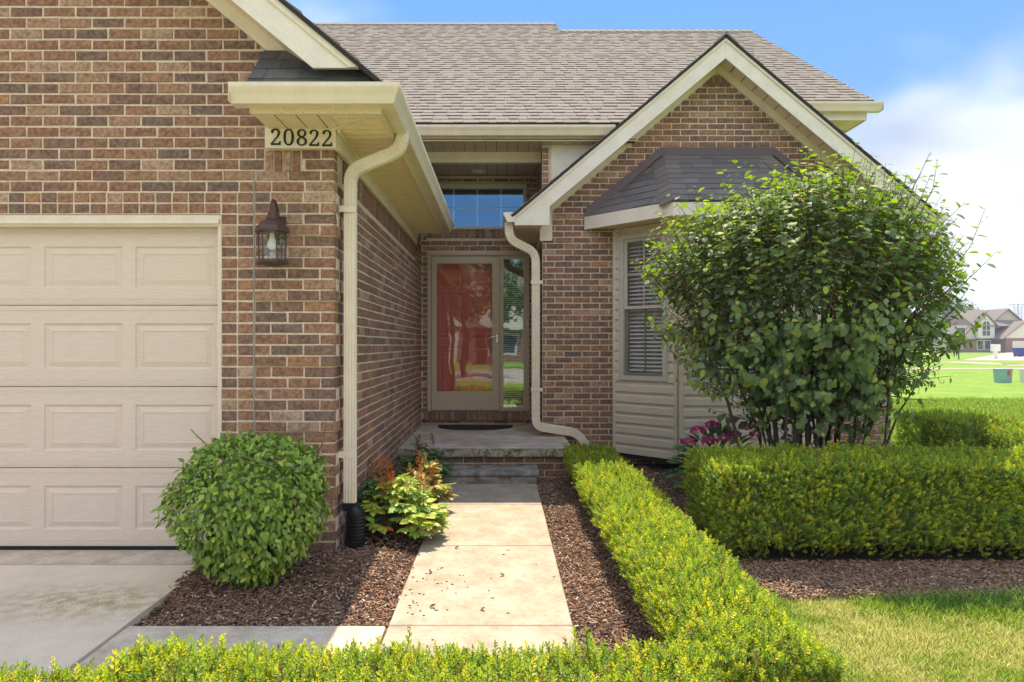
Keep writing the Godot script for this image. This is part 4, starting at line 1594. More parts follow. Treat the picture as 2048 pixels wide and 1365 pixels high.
func downspouts() -> void:
	var prof := rect_prof(0.075, 0.055)
	var d := node("garage_downspout", house)
	var st := st_new()
	var path := bend([Vector3(-0.63, 2.66, -4.36), Vector3(-0.635, 2.545, -4.36), Vector3(-0.955, 2.405, -4.335), Vector3(-0.957, 2.25, -4.335)], 0.075, 7)
	sweep(st, prof, path, Vector3(0, 0, 1))
	sweep(st, prof, [Vector3(-0.957, 2.25, -4.335), Vector3(-0.957, 0.27, -4.325)], Vector3(0, 0, 1))
	put(st, "pipe", M.trim, d)
	for i in range(1, path.size() - 2):
		if i % 8 == 0:
			continue
		st = st_new()
		sweep(st, rect_prof(0.079, 0.059), [path[i], Vector3(path[i]).lerp(path[i + 1], 0.3)], Vector3(0, 0, 1))
		put(st, "crimp", M.trim, d)
	# joint rings at the elbows
	for q in [[Vector3(-0.955, 2.30, -4.335), Vector3(-0.956, 2.292, -4.335)], [Vector3(-0.632, 2.595, -4.36), Vector3(-0.632, 2.587, -4.36)]]:
		st = st_new()
		sweep(st, rect_prof(0.081, 0.061), q, Vector3(0, 0, 1))
		put(st, "joint", M.trim, d)
	for y in [2.155, 0.605]:
		st = st_new()
		bx(st, Vector3(-1.02, y - 0.02, -4.301), Vector3(-0.917, y + 0.02, -4.2975))
		bx(st, Vector3(-1.024, y - 0.02, -4.36), Vector3(-1.020, y + 0.02, -4.297))
		put(st, "strap", M.trim, d)
	# the porch one
	var e := node("porch_downspout", house)
	var p2 := rect_prof(0.092, 0.068)
	st = st_new()
	var z := -7.66
	path = bend([Vector3(0.085, 2.64, -7.50), Vector3(0.09, 2.46, -7.50), Vector3(0.385, 2.335, z), Vector3(0.39, 2.10, z)], 0.10, 7)
	sweep(st, p2, path, Vector3(0, 0, 1))
	sweep(st, p2, [Vector3(0.39, 2.10, z), Vector3(0.39, 0.52, z)], Vector3(0, 0, 1))
	path = bend([Vector3(0.39, 0.52, z), Vector3(0.39, 0.385, z), Vector3(0.85, 0.32, z + 0.06), Vector3(1.02, 0.08, z + 0.07)], 0.09, 7)
	sweep(st, p2, path, Vector3(0, 0, 1))
	put(st, "pipe", M.trim, e)
	for y in [2.0, 0.80]:
		st = st_new()
		bx(st, Vector3(0.335, y - 0.02, z + 0.036), Vector3(0.465, y + 0.02, z + 0.0395))
		put(st, "strap", M.trim, e)

func rest_of_house() -> void:
	# outer walls that close the volume; seen only from the side
	var st := st_new()
	bx(st, Vector3(4.31, -0.08, -16.5), Vector3(4.408, 2.7, ZP - 0.1))
	bx(st, Vector3(-7.5, -0.08, -16.5), Vector3(-7.4, 2.6, ZG - 0.1))
	bx(st, Vector3(-7.5, -0.08, -16.6), Vector3(4.408, 3.6, -16.5))
	bx(st, Vector3(1.45, 2.6, -8.9), Vector3(4.3, 4.05, -8.75))
	put(st, "rear_wall", M.siding, house)
	st = st_new()
	prism(st, PackedVector2Array([Vector2(8.9, 2.71), Vector2(16.5, 2.71), Vector2(16.5, 3.9), Vector2(12.3, 6.8), Vector2(8.9, 4.5)]), 4.2, 4.25, Transform3D(Basis(Vector3(0, 0, -1), Vector3.UP, Vector3(1, 0, 0)), Vector3.ZERO))
	put(st, "gable_end", M.siding, house)
	st = st_new()
	bx(st, Vector3(-7.4, -0.07, -16.5), Vector3(4.3, -0.06, -8.95))
	put(st, "floor", M.dark, house)

# ------------------------------------------------------------------ porch and step
func make_porch() -> void:
	var p := thing("porch", "concrete porch slab on a low brick base before the front door", "porch")
	var st := st_new()
	cbox(st, Vector3(-0.155, 0.2295, -7.80), Vector3(1.748, 0.095, 2.046), 0.014)
	put(st, "slab", M.porch, p)
	# the mossy front edge of the slab is its own thin cast lip
	st = st_new()
	cbox(st, Vector3(-0.155, 0.228, -6.774), Vector3(1.752, 0.085, 0.012), 0.004)
	put(st, "lip", M.moss, p)
	var t := frame_at(Vector3(0, 0, -6.83), Vector3.RIGHT, Vector3.UP)
	st = st_new()
	sheet(st, t, -1.03, 0.68, -0.09, 0.181, [], -0.006, -0.1)
	var w := put(st, "base", M.mortar, p)
	var join := st_new()
	for r in 4:
		var v := 0.181 - (r + 1) * PITCH
		var off := BL / 2 if r % 2 == 1 else 0.0
		for k in range(-6, 4):
			var a := maxf(off + k * BL + 0.03, -1.03)
			var b := minf(off + (k + 1) * BL + 0.03, 0.68)
			if b - a > 0.04:
				lay(w, join, t, a + 0.005, b - 0.005, v + 0.0045, v + PITCH - 0.0045, 0.0, false)
	put(join, "bricks", M.brick, w, "stuff")
	var s := thing("concrete_step", "weathered grey concrete step with a thick nosing below the porch", "step")
	st = st_new()
	cbox(st, Vector3(-0.14, 0.015, -6.66), Vector3(0.97, 0.11, 0.33), 0.008)
	put(st, "riser", M.stepstone, s)
	st = st_new()
	# tread with a rounded, slightly uneven front
	var prof := [Vector2(-6.826, 0.045), Vector2(-6.49, 0.045), Vector2(-6.474, 0.055), Vector2(-6.47, 0.07), Vector2(-6.476, 0.088), Vector2(-6.495, 0.098), Vector2(-6.826, 0.1)]
	var n := 14
	for i in n:
		var x0 := -0.64 + i * 1.0 / n
		var x1 := x0 + 1.0 / n
		for k in prof.size() - 1:
			var q: Vector2 = prof[k]
			var r: Vector2 = prof[k + 1]
			var e0 := 0.004 * sin(x0 * 11.0) + 0.003 * sin(x0 * 27.0)
			var e1 := 0.004 * sin(x1 * 11.0) + 0.003 * sin(x1 * 27.0)
			if k == 0 or k == prof.size() - 2:
				e0 *= 0.6
				e1 *= 0.6
			quad(st, Vector3(x0, q.y, q.x + (e0 if q.x > -6.6 else 0.0)), Vector3(x0, r.y, r.x + (e0 if r.x > -6.6 else 0.0)), Vector3(x1, r.y, r.x + (e1 if r.x > -6.6 else 0.0)), Vector3(x1, q.y, q.x + (e1 if q.x > -6.6 else 0.0)))
	for x in [-0.64, 0.36]:
		var c := Vector3(x, 0.072, -6.65)
		for k in prof.size():
			var q: Vector2 = prof[k]
			var r: Vector2 = prof[(k + 1) % prof.size()]
			if x > 0:
				tri(st, c, Vector3(x, r.y, r.x), Vector3(x, q.y, q.x))
			else:
				tri(st, c, Vector3(x, q.y, q.x), Vector3(x, r.y, r.x))
	put(st, "tread", M.stepstone, s)

# ------------------------------------------------------------------ lantern, mat, drain pipe
func make_fittings() -> void:
	lantern()
	var d := thing("doormat", "dark half-oval doormat lying on the porch before the door", "doormat", Vector3(-0.32, 0.278, -8.60))
	var st := st_new()
	var pl := PackedVector2Array()
	pl.append(Vector2(-0.45, -0.02))
	for k in 25:
		var a := PI * k / 24.0
		pl.append(Vector2(-0.47 * cos(a), 0.02 + 0.42 * pow(sin(a), 0.8)))
	pl.append(Vector2(0.45, -0.02))
	prism(st, pl, 0.0, 0.012, Transform3D(Basis(Vector3(1, 0, 0), Vector3(0, 0, 1), Vector3(0, -1, 0)), Vector3(0, 0.012, 0)))
	put(st, "pile", M.mat, d)
	# corrugated drain pipe under the garage downspout
	var p := thing("drain_pipe", "black corrugated plastic drain pipe under the garage downspout", "pipe", Vector3(-0.925, 0, -4.31))
	st = st_new()
	var path := []
	var rad := []
	var y := -0.02
	while y < 0.225:
		path.append(Vector3(0.006 * sin(y * 6), y, 0)); rad.append(0.062)
		path.append(Vector3(0.006 * sin(y * 6), y + 0.009, 0)); rad.append(0.062)
		path.append(Vector3(0.006 * sin(y * 6), y + 0.012, 0)); rad.append(0.053)
		path.append(Vector3(0.006 * sin(y * 6), y + 0.018, 0)); rad.append(0.053)
		y += 0.021
	lathe(st, path, rad, 28)
	put(st, "corrugated_body", M.rubber, p)
	st = st_new()
	tube(st, [Vector3(0, 0.225, 0), Vector3(0, 0.245, 0), Vector3(-0.012, 0.262, -0.005)], [0.06, 0.058, 0.035], 24)
	cbox(st, Vector3(-0.03, 0.275, -0.015), Vector3(0.088, 0.05, 0.068), 0.004)
	put(st, "adapter", M.rubber, p)

func lantern() -> void:
	var c := Vector3(-1.372, 0, -4.09)
	var l := thing("wall_lantern", "bronze wall lantern with glass sides and unlit bulb on the brick pier", "lantern", Vector3(c.x, 1.78, c.z))
	var h := func(r: float, y: float, n := 6) -> Array:
		var out := []
		for k in n:
			var a := TAU * (k + 0.5) / n + 0.42
			out.append(Vector3(r * cos(a), y, r * sin(a)))
		return out
	var loft := func(st: SurfaceTool, rings: Array) -> void:
		for i in rings.size() - 1:
			var n: int = rings[i].size()
			for k in n:
				var j := (k + 1) % n
				quad(st, rings[i][j], rings[i][k], rings[i + 1][k], rings[i + 1][j])
		var a: Array = rings[0]
		var b: Array = rings[-1]
		for k in range(1, a.size() - 1):
			tri(st, a[0], a[k], a[k + 1])
			tri(st, b[0], b[k + 1], b[k])
	var st := st_new()
	loft.call(st, [h.call(0.03, -0.012), h.call(0.088, 0.0), h.call(0.094, 0.006), h.call(0.094, 0.02), h.call(0.08, 0.026)])
	put(st, "base", M.bronze, l)
	st = st_new()
	loft.call(st, [h.call(0.084, 0.188), h.call(0.104, 0.192), h.call(0.104, 0.202), h.call(0.09, 0.226), h.call(0.066, 0.254), h.call(0.042, 0.27), h.call(0.034, 0.274)])
	put(st, "roof", M.bronze, l)
	st = st_new()
	tube(st, [Vector3(0, 0.27, 0), Vector3(0, 0.28, 0), Vector3(0, 0.285, 0), Vector3(0, 0.315, 0), Vector3(0, 0.32, 0)], [0.036, 0.036, 0.027, 0.027, 0.016], 16)
	put(st, "cap", M.bronze, l)
	var lo: Array = h.call(0.077, 0.024)
	var hi: Array = h.call(0.082, 0.19)
	for k in 6:
		st = st_new()
		tube(st, [lo[k], hi[k]], [0.0045, 0.0045], 6)
		put(st, "post", M.bronze, l)
		var j := (k + 1) % 6
		st = st_new()
		quad(st, lo[j] * Vector3(0.97, 1, 0.97), lo[k] * Vector3(0.97, 1, 0.97), hi[k] * Vector3(0.97, 1, 0.97), hi[j] * Vector3(0.97, 1, 0.97))
		put(st, "pane", M.lantern_glass, l)
	st = st_new()
	tube(st, [Vector3(0, 0.19, 0), Vector3(0, 0.165, 0), Vector3(0, 0.155, 0), Vector3(0, 0.135, 0), Vector3(0, 0.115, 0), Vector3(0, 0.10, 0), Vector3(0, 0.09, 0), Vector3(0, 0.086, 0)], [0.013, 0.013, 0.016, 0.026, 0.031, 0.028, 0.017, 0.004], 16)
	put(st, "bulb", M.bulb, l)
	# scrolled arm and back plate
	st = st_new()
	var arm := bend([Vector3(0, 0.315, 0.0), Vector3(-0.004, 0.36, 0.012), Vector3(-0.002, 0.40, -0.03), Vector3(0.004, 0.35, -0.085), Vector3(0.004, 0.26, -0.115)], 0.03, 6)
	var rr := []
	for k in arm.size():
		rr.append(0.009)
	tube(st, arm, rr, 10)
	tube(st, [Vector3(0, 0.318, 0), Vector3(0, 0.335, 0), Vector3(0, 0.345, 0)], [0.012, 0.014, 0.004], 10)
	put(st, "arm", M.bronze, l)
	st = st_new()
	cbox(st, Vector3(0.004, 0.235, -0.124), Vector3(0.085, 0.15, 0.012), 0.005)
	cbox(st, Vector3(0.004, 0.235, -0.114), Vector3(0.06, 0.12, 0.012), 0.005)
	put(st, "back_plate", M.bronze, l)

# ------------------------------------------------------------------ leaves
# leaf: base at the origin, grows along +y, faces +z
func leaf(st: SurfaceTool, l: float, w: float, belly: float, fold: float, droop: float, c: Color, n := 4, t := Transform3D.IDENTITY) -> void:
	var prev := []
	for i in n + 1:
		var f := float(i) / n
		var hw := w * 0.5 * pow(sin(PI * pow(clampf(f, 0.001, 0.999), belly)), 0.75) if i > 0 and i < n else 0.0
		var y := l * f
		var z := -droop * f * f * l
		var row := [t * Vector3(-hw, y, z + fold * hw), t * Vector3(0, y, z), t * Vector3(hw, y, z + fold * hw)]
		if i > 0:
			st.set_color(c)
			if i == 1:
				tri(st, prev[1], row[1], row[0])
				tri(st, prev[1], row[2], row[1])
			elif i == n:
				tri(st, prev[0], prev[1], row[1])
				tri(st, prev[1], prev[2], row[1])
			else:
				quad(st, prev[0], prev[1], row[1], row[0])
				quad(st, prev[1], prev[2], row[2], row[1])
		prev = row

func leaf_mesh(l: float, w: float, belly: float, fold: float, droop: float, c: Color, n := 4) -> Mesh:
	var st := st_new()
	leaf(st, l, w, belly, fold, droop, c, n)
	return st.commit()

func stand(at: Vector3, dir: Vector3, face: Vector3, s: float) -> Transform3D:
	var y := dir.normalized()
	var z := face - y * face.dot(y)
	if z.length() < 0.01:
		z = Vector3(y.z, y.x, -y.y)
		z = z - y * z.dot(y)
	z = z.normalized()
	return Transform3D(Basis(y.cross(z), y, z).scaled(Vector3.ONE * s), at)

func rdir() -> Vector3:
	var v := Vector3(rng.randfn(), rng.randfn(), rng.randfn())
	return v.normalized() if v.length() > 0.01 else Vector3.UP

# the nearest ones become parts of their own, the others one part
func foliage(parent: Node3D, mesh_of: Callable, m: Material, xf: Array, cols: Array, tones: Array, how_many: int) -> void:
	var order := range(xf.size())
	var eye := Vector3(0, EYE, 0) - parent.position
	var score := []
	for i in xf.size():
		var p: Vector3 = xf[i].origin
		score.append(p.distance_to(eye))
	order.sort_custom(func(a, b): return score[a] < score[b])
	var meshes := []
	for c in tones:
		meshes.append(mesh_of.call(c))
	var plain: Mesh = mesh_of.call(Color.WHITE)
	var rx := []
	var rc := []
	for k in order.size():
		var i: int = order[k]
		if k < how_many:
			var best := 0
			var bd := 9.0
			for q in tones.size():
				var dd := absf(tones[q].r - cols[i].r) + absf(tones[q].g - cols[i].g) + absf(tones[q].b - cols[i].b)
				if dd < bd:
					bd = dd
					best = q
			var o := MeshInstance3D.new()
			o.name = "leaf" if k == 0 else "leaf_%03d" % k
			o.mesh = meshes[best]
			o.material_override = m
			o.transform = xf[i]
			parent.add_child(o, true)
		else:
			rx.append(xf[i])
			rc.append(cols[i])
	if rx.size():
		multi("foliage", plain, m, rx, rc, parent)

# ------------------------------------------------------------------ planting
func make_planting() -> void:
	hedges()
	round_bush()
	tall_shrub()
	astilbes()
	hydrangea()
	grass()
	litter()

func sprig_mesh() -> Mesh:
	# box twig: a stem with pairs of small oval leaves
	var st := st_new()
	for k in 6:
		var y := 0.008 + k * 0.0085
		for s in 2:
			var a := k * 1.57 + s * PI
			var out := Vector3(cos(a), 0.55 + 0.16 * k, sin(a)).normalized()
			var t := stand(Vector3(0, y, 0), out, Vector3.UP + Vector3(cos(a), 0, sin(a)) * 0.2, 1.0)
			var tip := float(k) / 5.0
			leaf(st, 0.0185 - 0.004 * tip, 0.0105 - 0.002 * tip, 0.9, 0.25, 0.1, Color(0.82, 0.9, 0.75).lerp(Color(1.12, 1.06, 0.95), tip), 2, t)
	leaf(st, 0.014, 0.006, 0.9, 0.3, 0.0, Color(1.2, 1.1, 0.8), 2, Transform3D(Basis.IDENTITY, Vector3(0, 0.054, 0)))
	st.set_color(Color(0.6, 0.45, 0.3))
	for k in 3:
		var a := TAU * k / 3.0
		var b := TAU * (k + 1) / 3.0
		quad(st, Vector3(cos(a), 0, sin(a)) * 0.0013 - Vector3(0, 0.03, 0), Vector3(cos(b), 0, sin(b)) * 0.0013 - Vector3(0, 0.03, 0), Vector3(cos(b), 0, sin(b)) * 0.0008 + Vector3(0, 0.055, 0), Vector3(cos(a), 0, sin(a)) * 0.0008 + Vector3(0, 0.055, 0))
	return st.commit()

func hedge(n: String, label: String, boxes: Array, density: float, sprig: Mesh, yellow: float) -> void:
	# boxes: [x0, x1, z0, z1, top]
	var h := thing(n, label, "hedge", Vector3(boxes[0][0], -0.05, boxes[0][3]), "clipped box hedges")
	var o := h.position
	var nz := FastNoiseLite.new()
	nz.seed = int(density) + boxes.size()
	nz.frequency = 1.6
	nz.fractal_octaves = 3
	var st := st_new()
	var xf := []
	var cols := []
	var fresh := [Color(0.74, 0.68, 0.06), Color(0.62, 0.64, 0.065), Color(0.82, 0.70, 0.07), Color(0.50, 0.58, 0.07)]
	var old := [Color(0.23, 0.34, 0.08), Color(0.28, 0.40, 0.085), Color(0.18, 0.29, 0.075), Color(0.33, 0.45, 0.10), Color(0.25, 0.36, 0.11)]
	for b in boxes:
		var lo := Vector3(b[0], -0.02, b[2])
		var hi := Vector3(b[1], b[4], b[3])
		var sz := hi - lo
		cbox(st, (lo + hi) / 2 - o + Vector3(0, 0.01, 0), sz - Vector3(0.26, 0.17, 0.26), 0.05)
		var faces := [[Vector3.UP, sz.x * sz.z], [Vector3(0, 0, 1), sz.x * sz.y], [Vector3(0, 0, -1), sz.x * sz.y * 0.4], [Vector3(-1, 0, 0), sz.z * sz.y], [Vector3(1, 0, 0), sz.z * sz.y * 0.6]]
		for f in faces:
			var nrm: Vector3 = f[0]
			for i in int(f[1] * density):
				var p := Vector3(rng.randf(), rng.randf(), rng.randf())
				if nrm.x != 0: p.x = 1.0 if nrm.x > 0 else 0.0
				if nrm.y != 0: p.y = 1.0
				if nrm.z != 0: p.z = 1.0 if nrm.z > 0 else 0.0
				var q := lo + p * sz
				# skip what lies inside a neighbouring block
				var inside := false
				for c in boxes:
					if c != b and q.x > c[0] + 0.02 and q.x < c[1] - 0.02 and q.z > c[2] + 0.02 and q.z < c[3] - 0.02 and q.y < c[4] - 0.01:
						inside = true
				if inside:
					continue
				var w := nz.get_noise_3d(q.x * 2.2, q.y * 2.2, q.z * 2.2)
				# rounded arrises, a loose skirt and gaps near the ground
				var ex := minf(q.x - lo.x, hi.x - q.x)
				var ez := minf(q.z - lo.z, hi.z - q.z)
				var ey := hi.y - q.y
				if nrm.y > 0:
					q.y -= 0.035 * (smoothstep(0.08, 0.0, ex) + smoothstep(0.08, 0.0, ez))
				else:
					q -= nrm * (0.03 * smoothstep(0.08, 0.0, ey) + 0.09 * smoothstep(0.16, 0.0, q.y - lo.y))
					if q.y < 0.05 + 0.07 * w and rng.randf() < 0.75:
						continue
				# thin places where the bare twigs show
				var gap := nz.get_noise_3d(q.x * 4.0 + 9.0, q.y * 4.0, q.z * 4.0)
				if gap > 0.25 and rng.randf() < (gap - 0.25) * 2.0:
					continue
				q += nrm * (0.035 * w - rng.randf() * (0.05 if rng.randf() < 0.65 else 0.13))
				var dir := (nrm * rng.randf_range(0.5, 1.1) + Vector3.UP * (0.75 if nrm.y == 0 else 0.2) + rdir() * 0.55).normalized()
				var s := rng.randf_range(0.5, 0.98)
				var young := yellow * 0.5
				if nrm.y > 0 and rng.randf() < 0.025:
					s *= 1.45
					dir = (Vector3.UP + rdir() * 0.25).normalized()
					q.y += 0.02
				var patch := nz.get_noise_3d(q.x * 5.0 + 40.0, q.y * 5.0, q.z * 5.0)
				var c2: Color
				if rng.randf() < young + patch * 0.7 * yellow:
					c2 = fresh[rng.randi_range(0, 3)]
				else:
					c2 = old[rng.randi_range(0, 4)].lerp(fresh[rng.randi_range(0, 3)], rng.randf() * 0.45)
				if rng.randf() < 0.03:
					c2 = Color(0.30, 0.20, 0.10)
				xf.append(stand(q - o, dir, rdir(), s))
				cols.append(c2 * rng.randf_range(0.85, 1.15))
	put(st, "twigs", M.core, h)
	multi("foliage", sprig, M.box, xf, cols, h)
	# woody legs under the leaves
	for b in boxes:
		var l := maxf(b[1] - b[0], b[3] - b[2])
		for k in int(l / 0.28):
			var f := (k + 0.5) / int(l / 0.28)
			var along: bool = b[1] - b[0] > b[3] - b[2]
			var x: float = lerpf(b[0], b[1], f) if along else (b[0] + b[1]) / 2 + rng.randf_range(-0.1, 0.1)
			var z: float = (b[2] + b[3]) / 2 + rng.randf_range(-0.1, 0.1) if along else lerpf(b[2], b[3], f)
			st = st_new()
			for q in 3:
				var e := Vector3(rng.randf_range(-0.12, 0.12), 0.26, rng.randf_range(-0.12, 0.12))
				tube(st, [Vector3(x, -0.07, z) - o, Vector3(x, 0.06, z) + e * 0.3 - o, Vector3(x, 0.02, z) + e - o], [0.011, 0.009, 0.004], 5)
			put(st, "stem", M.bark, h)

func hedges() -> void:
	var s := sprig_mesh()
	hedge("box_hedge", "low clipped box hedge running along the right of the walk to the porch", [[0.64, 1.10, -6.85, -2.2, 0.275]], 5200.0, s, 0.85)
	hedge("box_hedge", "low yellow-green box hedge across the foot of the picture before the walk", [[-1.25, 0.66, -2.32, -1.6, 0.275], [-1.95, -1.2, -2.22, -1.5, 0.25]], 5400.0, s, 0.95)
	hedge("box_hedge", "tall clipped box hedge with dark side in front of the large shrub", [[1.32, 4.35, -4.88, -4.10, 0.555]], 5200.0, s, 0.75)
	hedge("box_hedge", "box hedge beyond the house corner at the right, next to the open lawn", [[4.07, 4.85, -7.0, -6.35, 0.60], [4.5, 6.2, -6.6, -5.2, 0.52]], 2600.0, s, 0.75)

func round_bush() -> void:
	var c := Vector3(-1.365, 0, -3.73)
	var b := thing("round_bush", "rounded green bush with broad leaves in front of the brick pier", "bush", c)
	var st := st_new()
	var lump := FastNoiseLite.new()
	lump.seed = 61
	lump.frequency = 1.1
	var core := func(d: Vector3) -> Vector3:
		var w := 1.0 + 0.20 * lump.get_noise_3d(d.x, d.y, d.z) + 0.03 * sin(d.z * 9.0 + d.x * 5)
		var y := d.y * (0.33 if d.y > 0 else 0.42)
		var r := 0.388 if d.y > -0.1 else 0.388 * (1.0 + (d.y + 0.1) * 0.5)
		# boxier than a ball
		var sq := pow(pow(absf(d.x), 2.7) + pow(absf(d.y), 2.7) + pow(absf(d.z), 2.7), -1.0 / 2.7)
		r *= lerpf(1.0, sq, 0.8)
		y *= lerpf(1.0, sq, 0.6)
		return Vector3(d.x * r, 0.445 + y, d.z * r * 0.85) * Vector3(w, 1, w)
	# dark twiggy inside
	for i in 10:
		for j in 16:
			var q := []
			for k in [[0, 0], [0, 1], [1, 1], [1, 0]]:
				var th: float = PI * (i + k[0]) / 10.0
				var ph: float = TAU * (j + k[1]) / 16.0
				var d := Vector3(sin(th) * cos(ph), cos(th), sin(th) * sin(ph))
				q.append((core.call(d) - Vector3(0, 0.44, 0)) * 0.6 + Vector3(0, 0.44, 0))
			quad(st, q[3], q[2], q[1], q[0])
	put(st, "twigs", M.core, b)
	st = st_new()
	for k in 7:
		var a := k * 0.9
		tube(st, [Vector3(0.03 * cos(a), -0.05, 0.03 * sin(a)), Vector3(0.10 * cos(a), 0.15, 0.1 * sin(a)), Vector3(0.22 * cos(a), 0.4, 0.22 * sin(a))], [0.012, 0.010, 0.006], 6)
	put(st, "stems", M.bark, b)
	var xf := []
	var cols := []
	var tones := [Color(0.21, 0.32, 0.045), Color(0.27, 0.38, 0.05), Color(0.33, 0.44, 0.06), Color(0.16, 0.26, 0.05), Color(0.24, 0.32, 0.07), Color(0.42, 0.48, 0.06), Color(0.32, 0.25, 0.11)]
	for i in 9000:
		var d := rdir()
		var p: Vector3 = core.call(d)
		var depth := rng.randf() * rng.randf() * 0.20
		p = p.lerp(Vector3(0, 0.42, 0), depth)
		p += Vector3(rng.randfn(), rng.randfn(), rng.randfn()) * 0.018
		var outw := (d * Vector3(1, 0.8, 1)).normalized()
		var grow := (outw * 0.55 + Vector3(0, -0.55 if d.y < 0.5 else 0.1, 0) + rdir() * 0.6).normalized()
		if lump.get_noise_3d(d.x * 3.0 + 5.0, d.y * 3.0, d.z * 3.0) > 0.30 and rng.randf() < 0.6:
			continue
		xf.append(stand(p, grow, outw + Vector3.UP * 0.7 + rdir() * 0.55, rng.randf_range(0.55, 1.25)))
		var w := [4, 6, 5, 4, 3, 2, 0.35]
		cols.append(tones[pick(w)] * rng.randf_range(0.85, 1.15))
	# two long shoots that were never clipped
	for q in [[Vector3(-0.20, 0.70, 0.02), Vector3(-0.11, 0.14, 0.03)], [Vector3(0.33, 0.66, -0.1), Vector3(0.06, 0.22, 0.02)]]:
		st = st_new()
		tube(st, [q[0], q[0] + q[1] * 0.5 + Vector3(0.01, 0, 0), q[0] + q[1]], [0.004, 0.003, 0.002], 5)
		put(st, "shoot", M.twig, b)
		for k in 9:
			var a := k * 2.4
			var at: Vector3 = q[0] + q[1] * (0.35 + 0.65 * k / 8.0)
			xf.append(stand(at, Vector3(cos(a), 0.5, sin(a)), Vector3.UP, 0.62))
			cols.append(tones[5])
	foliage(b, func(c2: Color) -> Mesh: return leaf_mesh(0.038, 0.021, 0.85, 0.22, 0.25, c2), M.bush, xf, cols, tones, 300)

func pick(w: Array) -> int:
	var total := 0.0
	for x in w:
		total += x
	var r := rng.randf() * total
	for i in w.size():
		r -= w[i]
		if r <= 0:
			return i
	return 0

func tall_shrub() -> void:
	var c := Vector3(2.42, -0.05, -5.45)
	var b := thing("tall_shrub", "large round-leaved shrub with many bare stems before the bay window", "shrub", c)
	var mid := Vector3(0.03, 1.66, 0)
	var crown := func(d: Vector3) -> Vector3:
		var r := Vector3(1.28, 1.12 if d.y > 0 else 1.22, 0.98)
		# flatter top, sides tucked in below
		var k := 1.0 + 0.07 * sin(d.x * 5.0 + 1.0) + 0.05 * sin(d.z * 6.0 + d.y * 4.0)
		if d.y > 0:
			k *= pow(pow(absf(d.x), 2.7) + pow(absf(d.y), 2.7) + pow(absf(d.z), 2.7), -1.0 / 2.7) * 0.95
		var v := Vector3(d.x * r.x, d.y * r.y, d.z * r.z) * k
		if d.y < -0.3:
			v *= Vector3(1.0 + (d.y + 0.3) * 0.35, 1, 1.0 + (d.y + 0.3) * 0.35)
		return v
	# stems fan out of one crowded root
	var heads := []
	for i in 34:
		var st := st_new()
		var a := rng.randf() * TAU
		var rr := sqrt(rng.randf())
		var base := Vector3(cos(a) * rr * 0.42, 0, sin(a) * rr * 0.25)
		var e := Vector3(cos(a) * rr * 0.95, rng.randf_range(1.5, 2.3) - rr * 0.35, sin(a) * rr * 0.75)
		var kink := Vector3(rng.randf_range(-0.07, 0.07), 0, rng.randf_range(-0.07, 0.07))
		var p := [base, base.lerp(e, 0.3) + kink + Vector3(0, 0.1, 0), base.lerp(e, 0.62) - kink * 0.6 + Vector3(0, 0.08, 0), e]
		var r0 := rng.randf_range(0.010, 0.021)
		tube(st, p, [r0, r0 * 0.85, r0 * 0.6, r0 * 0.25], 7)
		put(st, "stem", M.bark, b)
		heads.append(p)
	var xf := []
	var cols := []
	var tones := [Color(0.17, 0.235, 0.11), Color(0.20, 0.28, 0.13), Color(0.24, 0.325, 0.155), Color(0.28, 0.36, 0.185), Color(0.34, 0.42, 0.11), Color(0.43, 0.50, 0.10), Color(0.55, 0.58, 0.10)]
	var tw := st_new()
	for i in 2250:
		var d := rdir()
		if i > 1450:
			d = Vector3(d.x, absf(d.y) * 0.8 + 0.25, d.z).normalized()
		if i < 260:
			d = Vector3(d.x, -absf(d.y) * 0.7 - 0.1, d.z).normalized()
		if d.y < -0.82:
			continue
		var tip: Vector3 = crown.call(d) * rng.randf_range(0.62 if i < 1450 else 0.86, 1.03) + mid
		if rng.randf() < 0.08 and d.y > -0.1:
			tip += d * rng.randf_range(0.05, 0.2) + Vector3(0, 0.05, 0)
		if tip.y < 0.52 + 0.20 * absf(tip.x):
			continue
		var l := rng.randf_range(0.32, 0.55)
		var grow := (d * Vector3(0.8, 0.3, 0.8) + Vector3(0, 0.75, 0) + rdir() * 0.3).normalized()
		if d.y < -0.1:
			grow = (d * Vector3(1, 0.2, 1) + Vector3(0, 0.15, 0) + rdir() * 0.35).normalized()
		var root := tip - grow * l
		var bow := rdir() * 0.03
		var path := [root, root.lerp(tip, 0.5) + bow, tip]
		tube(tw, path, [0.0042, 0.003, 0.0016], 4, false)
		var n := int(l / 0.042)
		for k in n:
			var f := (k + 0.6) / n
			var at := root.lerp(tip, f) + bow * 4.0 * f * (1 - f)
			var a := k * 2.4 + i
			var side := grow.cross(Vector3(cos(a), 0.3, sin(a))).normalized()
			var out := (side * 0.9 + grow * 0.45 + Vector3(0, -0.15, 0)).normalized()
			if d.y < 0.1:
				out = (side * 0.7 + Vector3(0, -0.6, 0) + d * 0.3).normalized()
			var face := Vector3.UP * (1.0 if d.y > 0.0 else 0.45) + d * (0.25 if d.y > 0.0 else 0.8) + rdir() * 0.45
			var s := rng.randf_range(0.6, 1.15) * (0.65 if f > 0.85 else 1.0)
			xf.append(stand(at + out * 0.008, out, face, s))
			# young leaves sit at the ends of the upper shoots
			var young := f > 0.62
			var w := [2, 3, 3, 2, 0.5, 0.2, 0] if not young else [0.6, 1.0, 1.6, 2.0, 2.0, 1.0, 0.25]
			cols.append(tones[pick(w)] * rng.randf_range(0.88, 1.12))
	put(tw, "twigs", M.twig, b, "stuff")
	foliage(b, func(c2: Color) -> Mesh: return leaf_mesh(0.068, 0.05, 0.92, 0.16, 0.18, c2, 5), M.shrub, xf, cols, tones, 300)

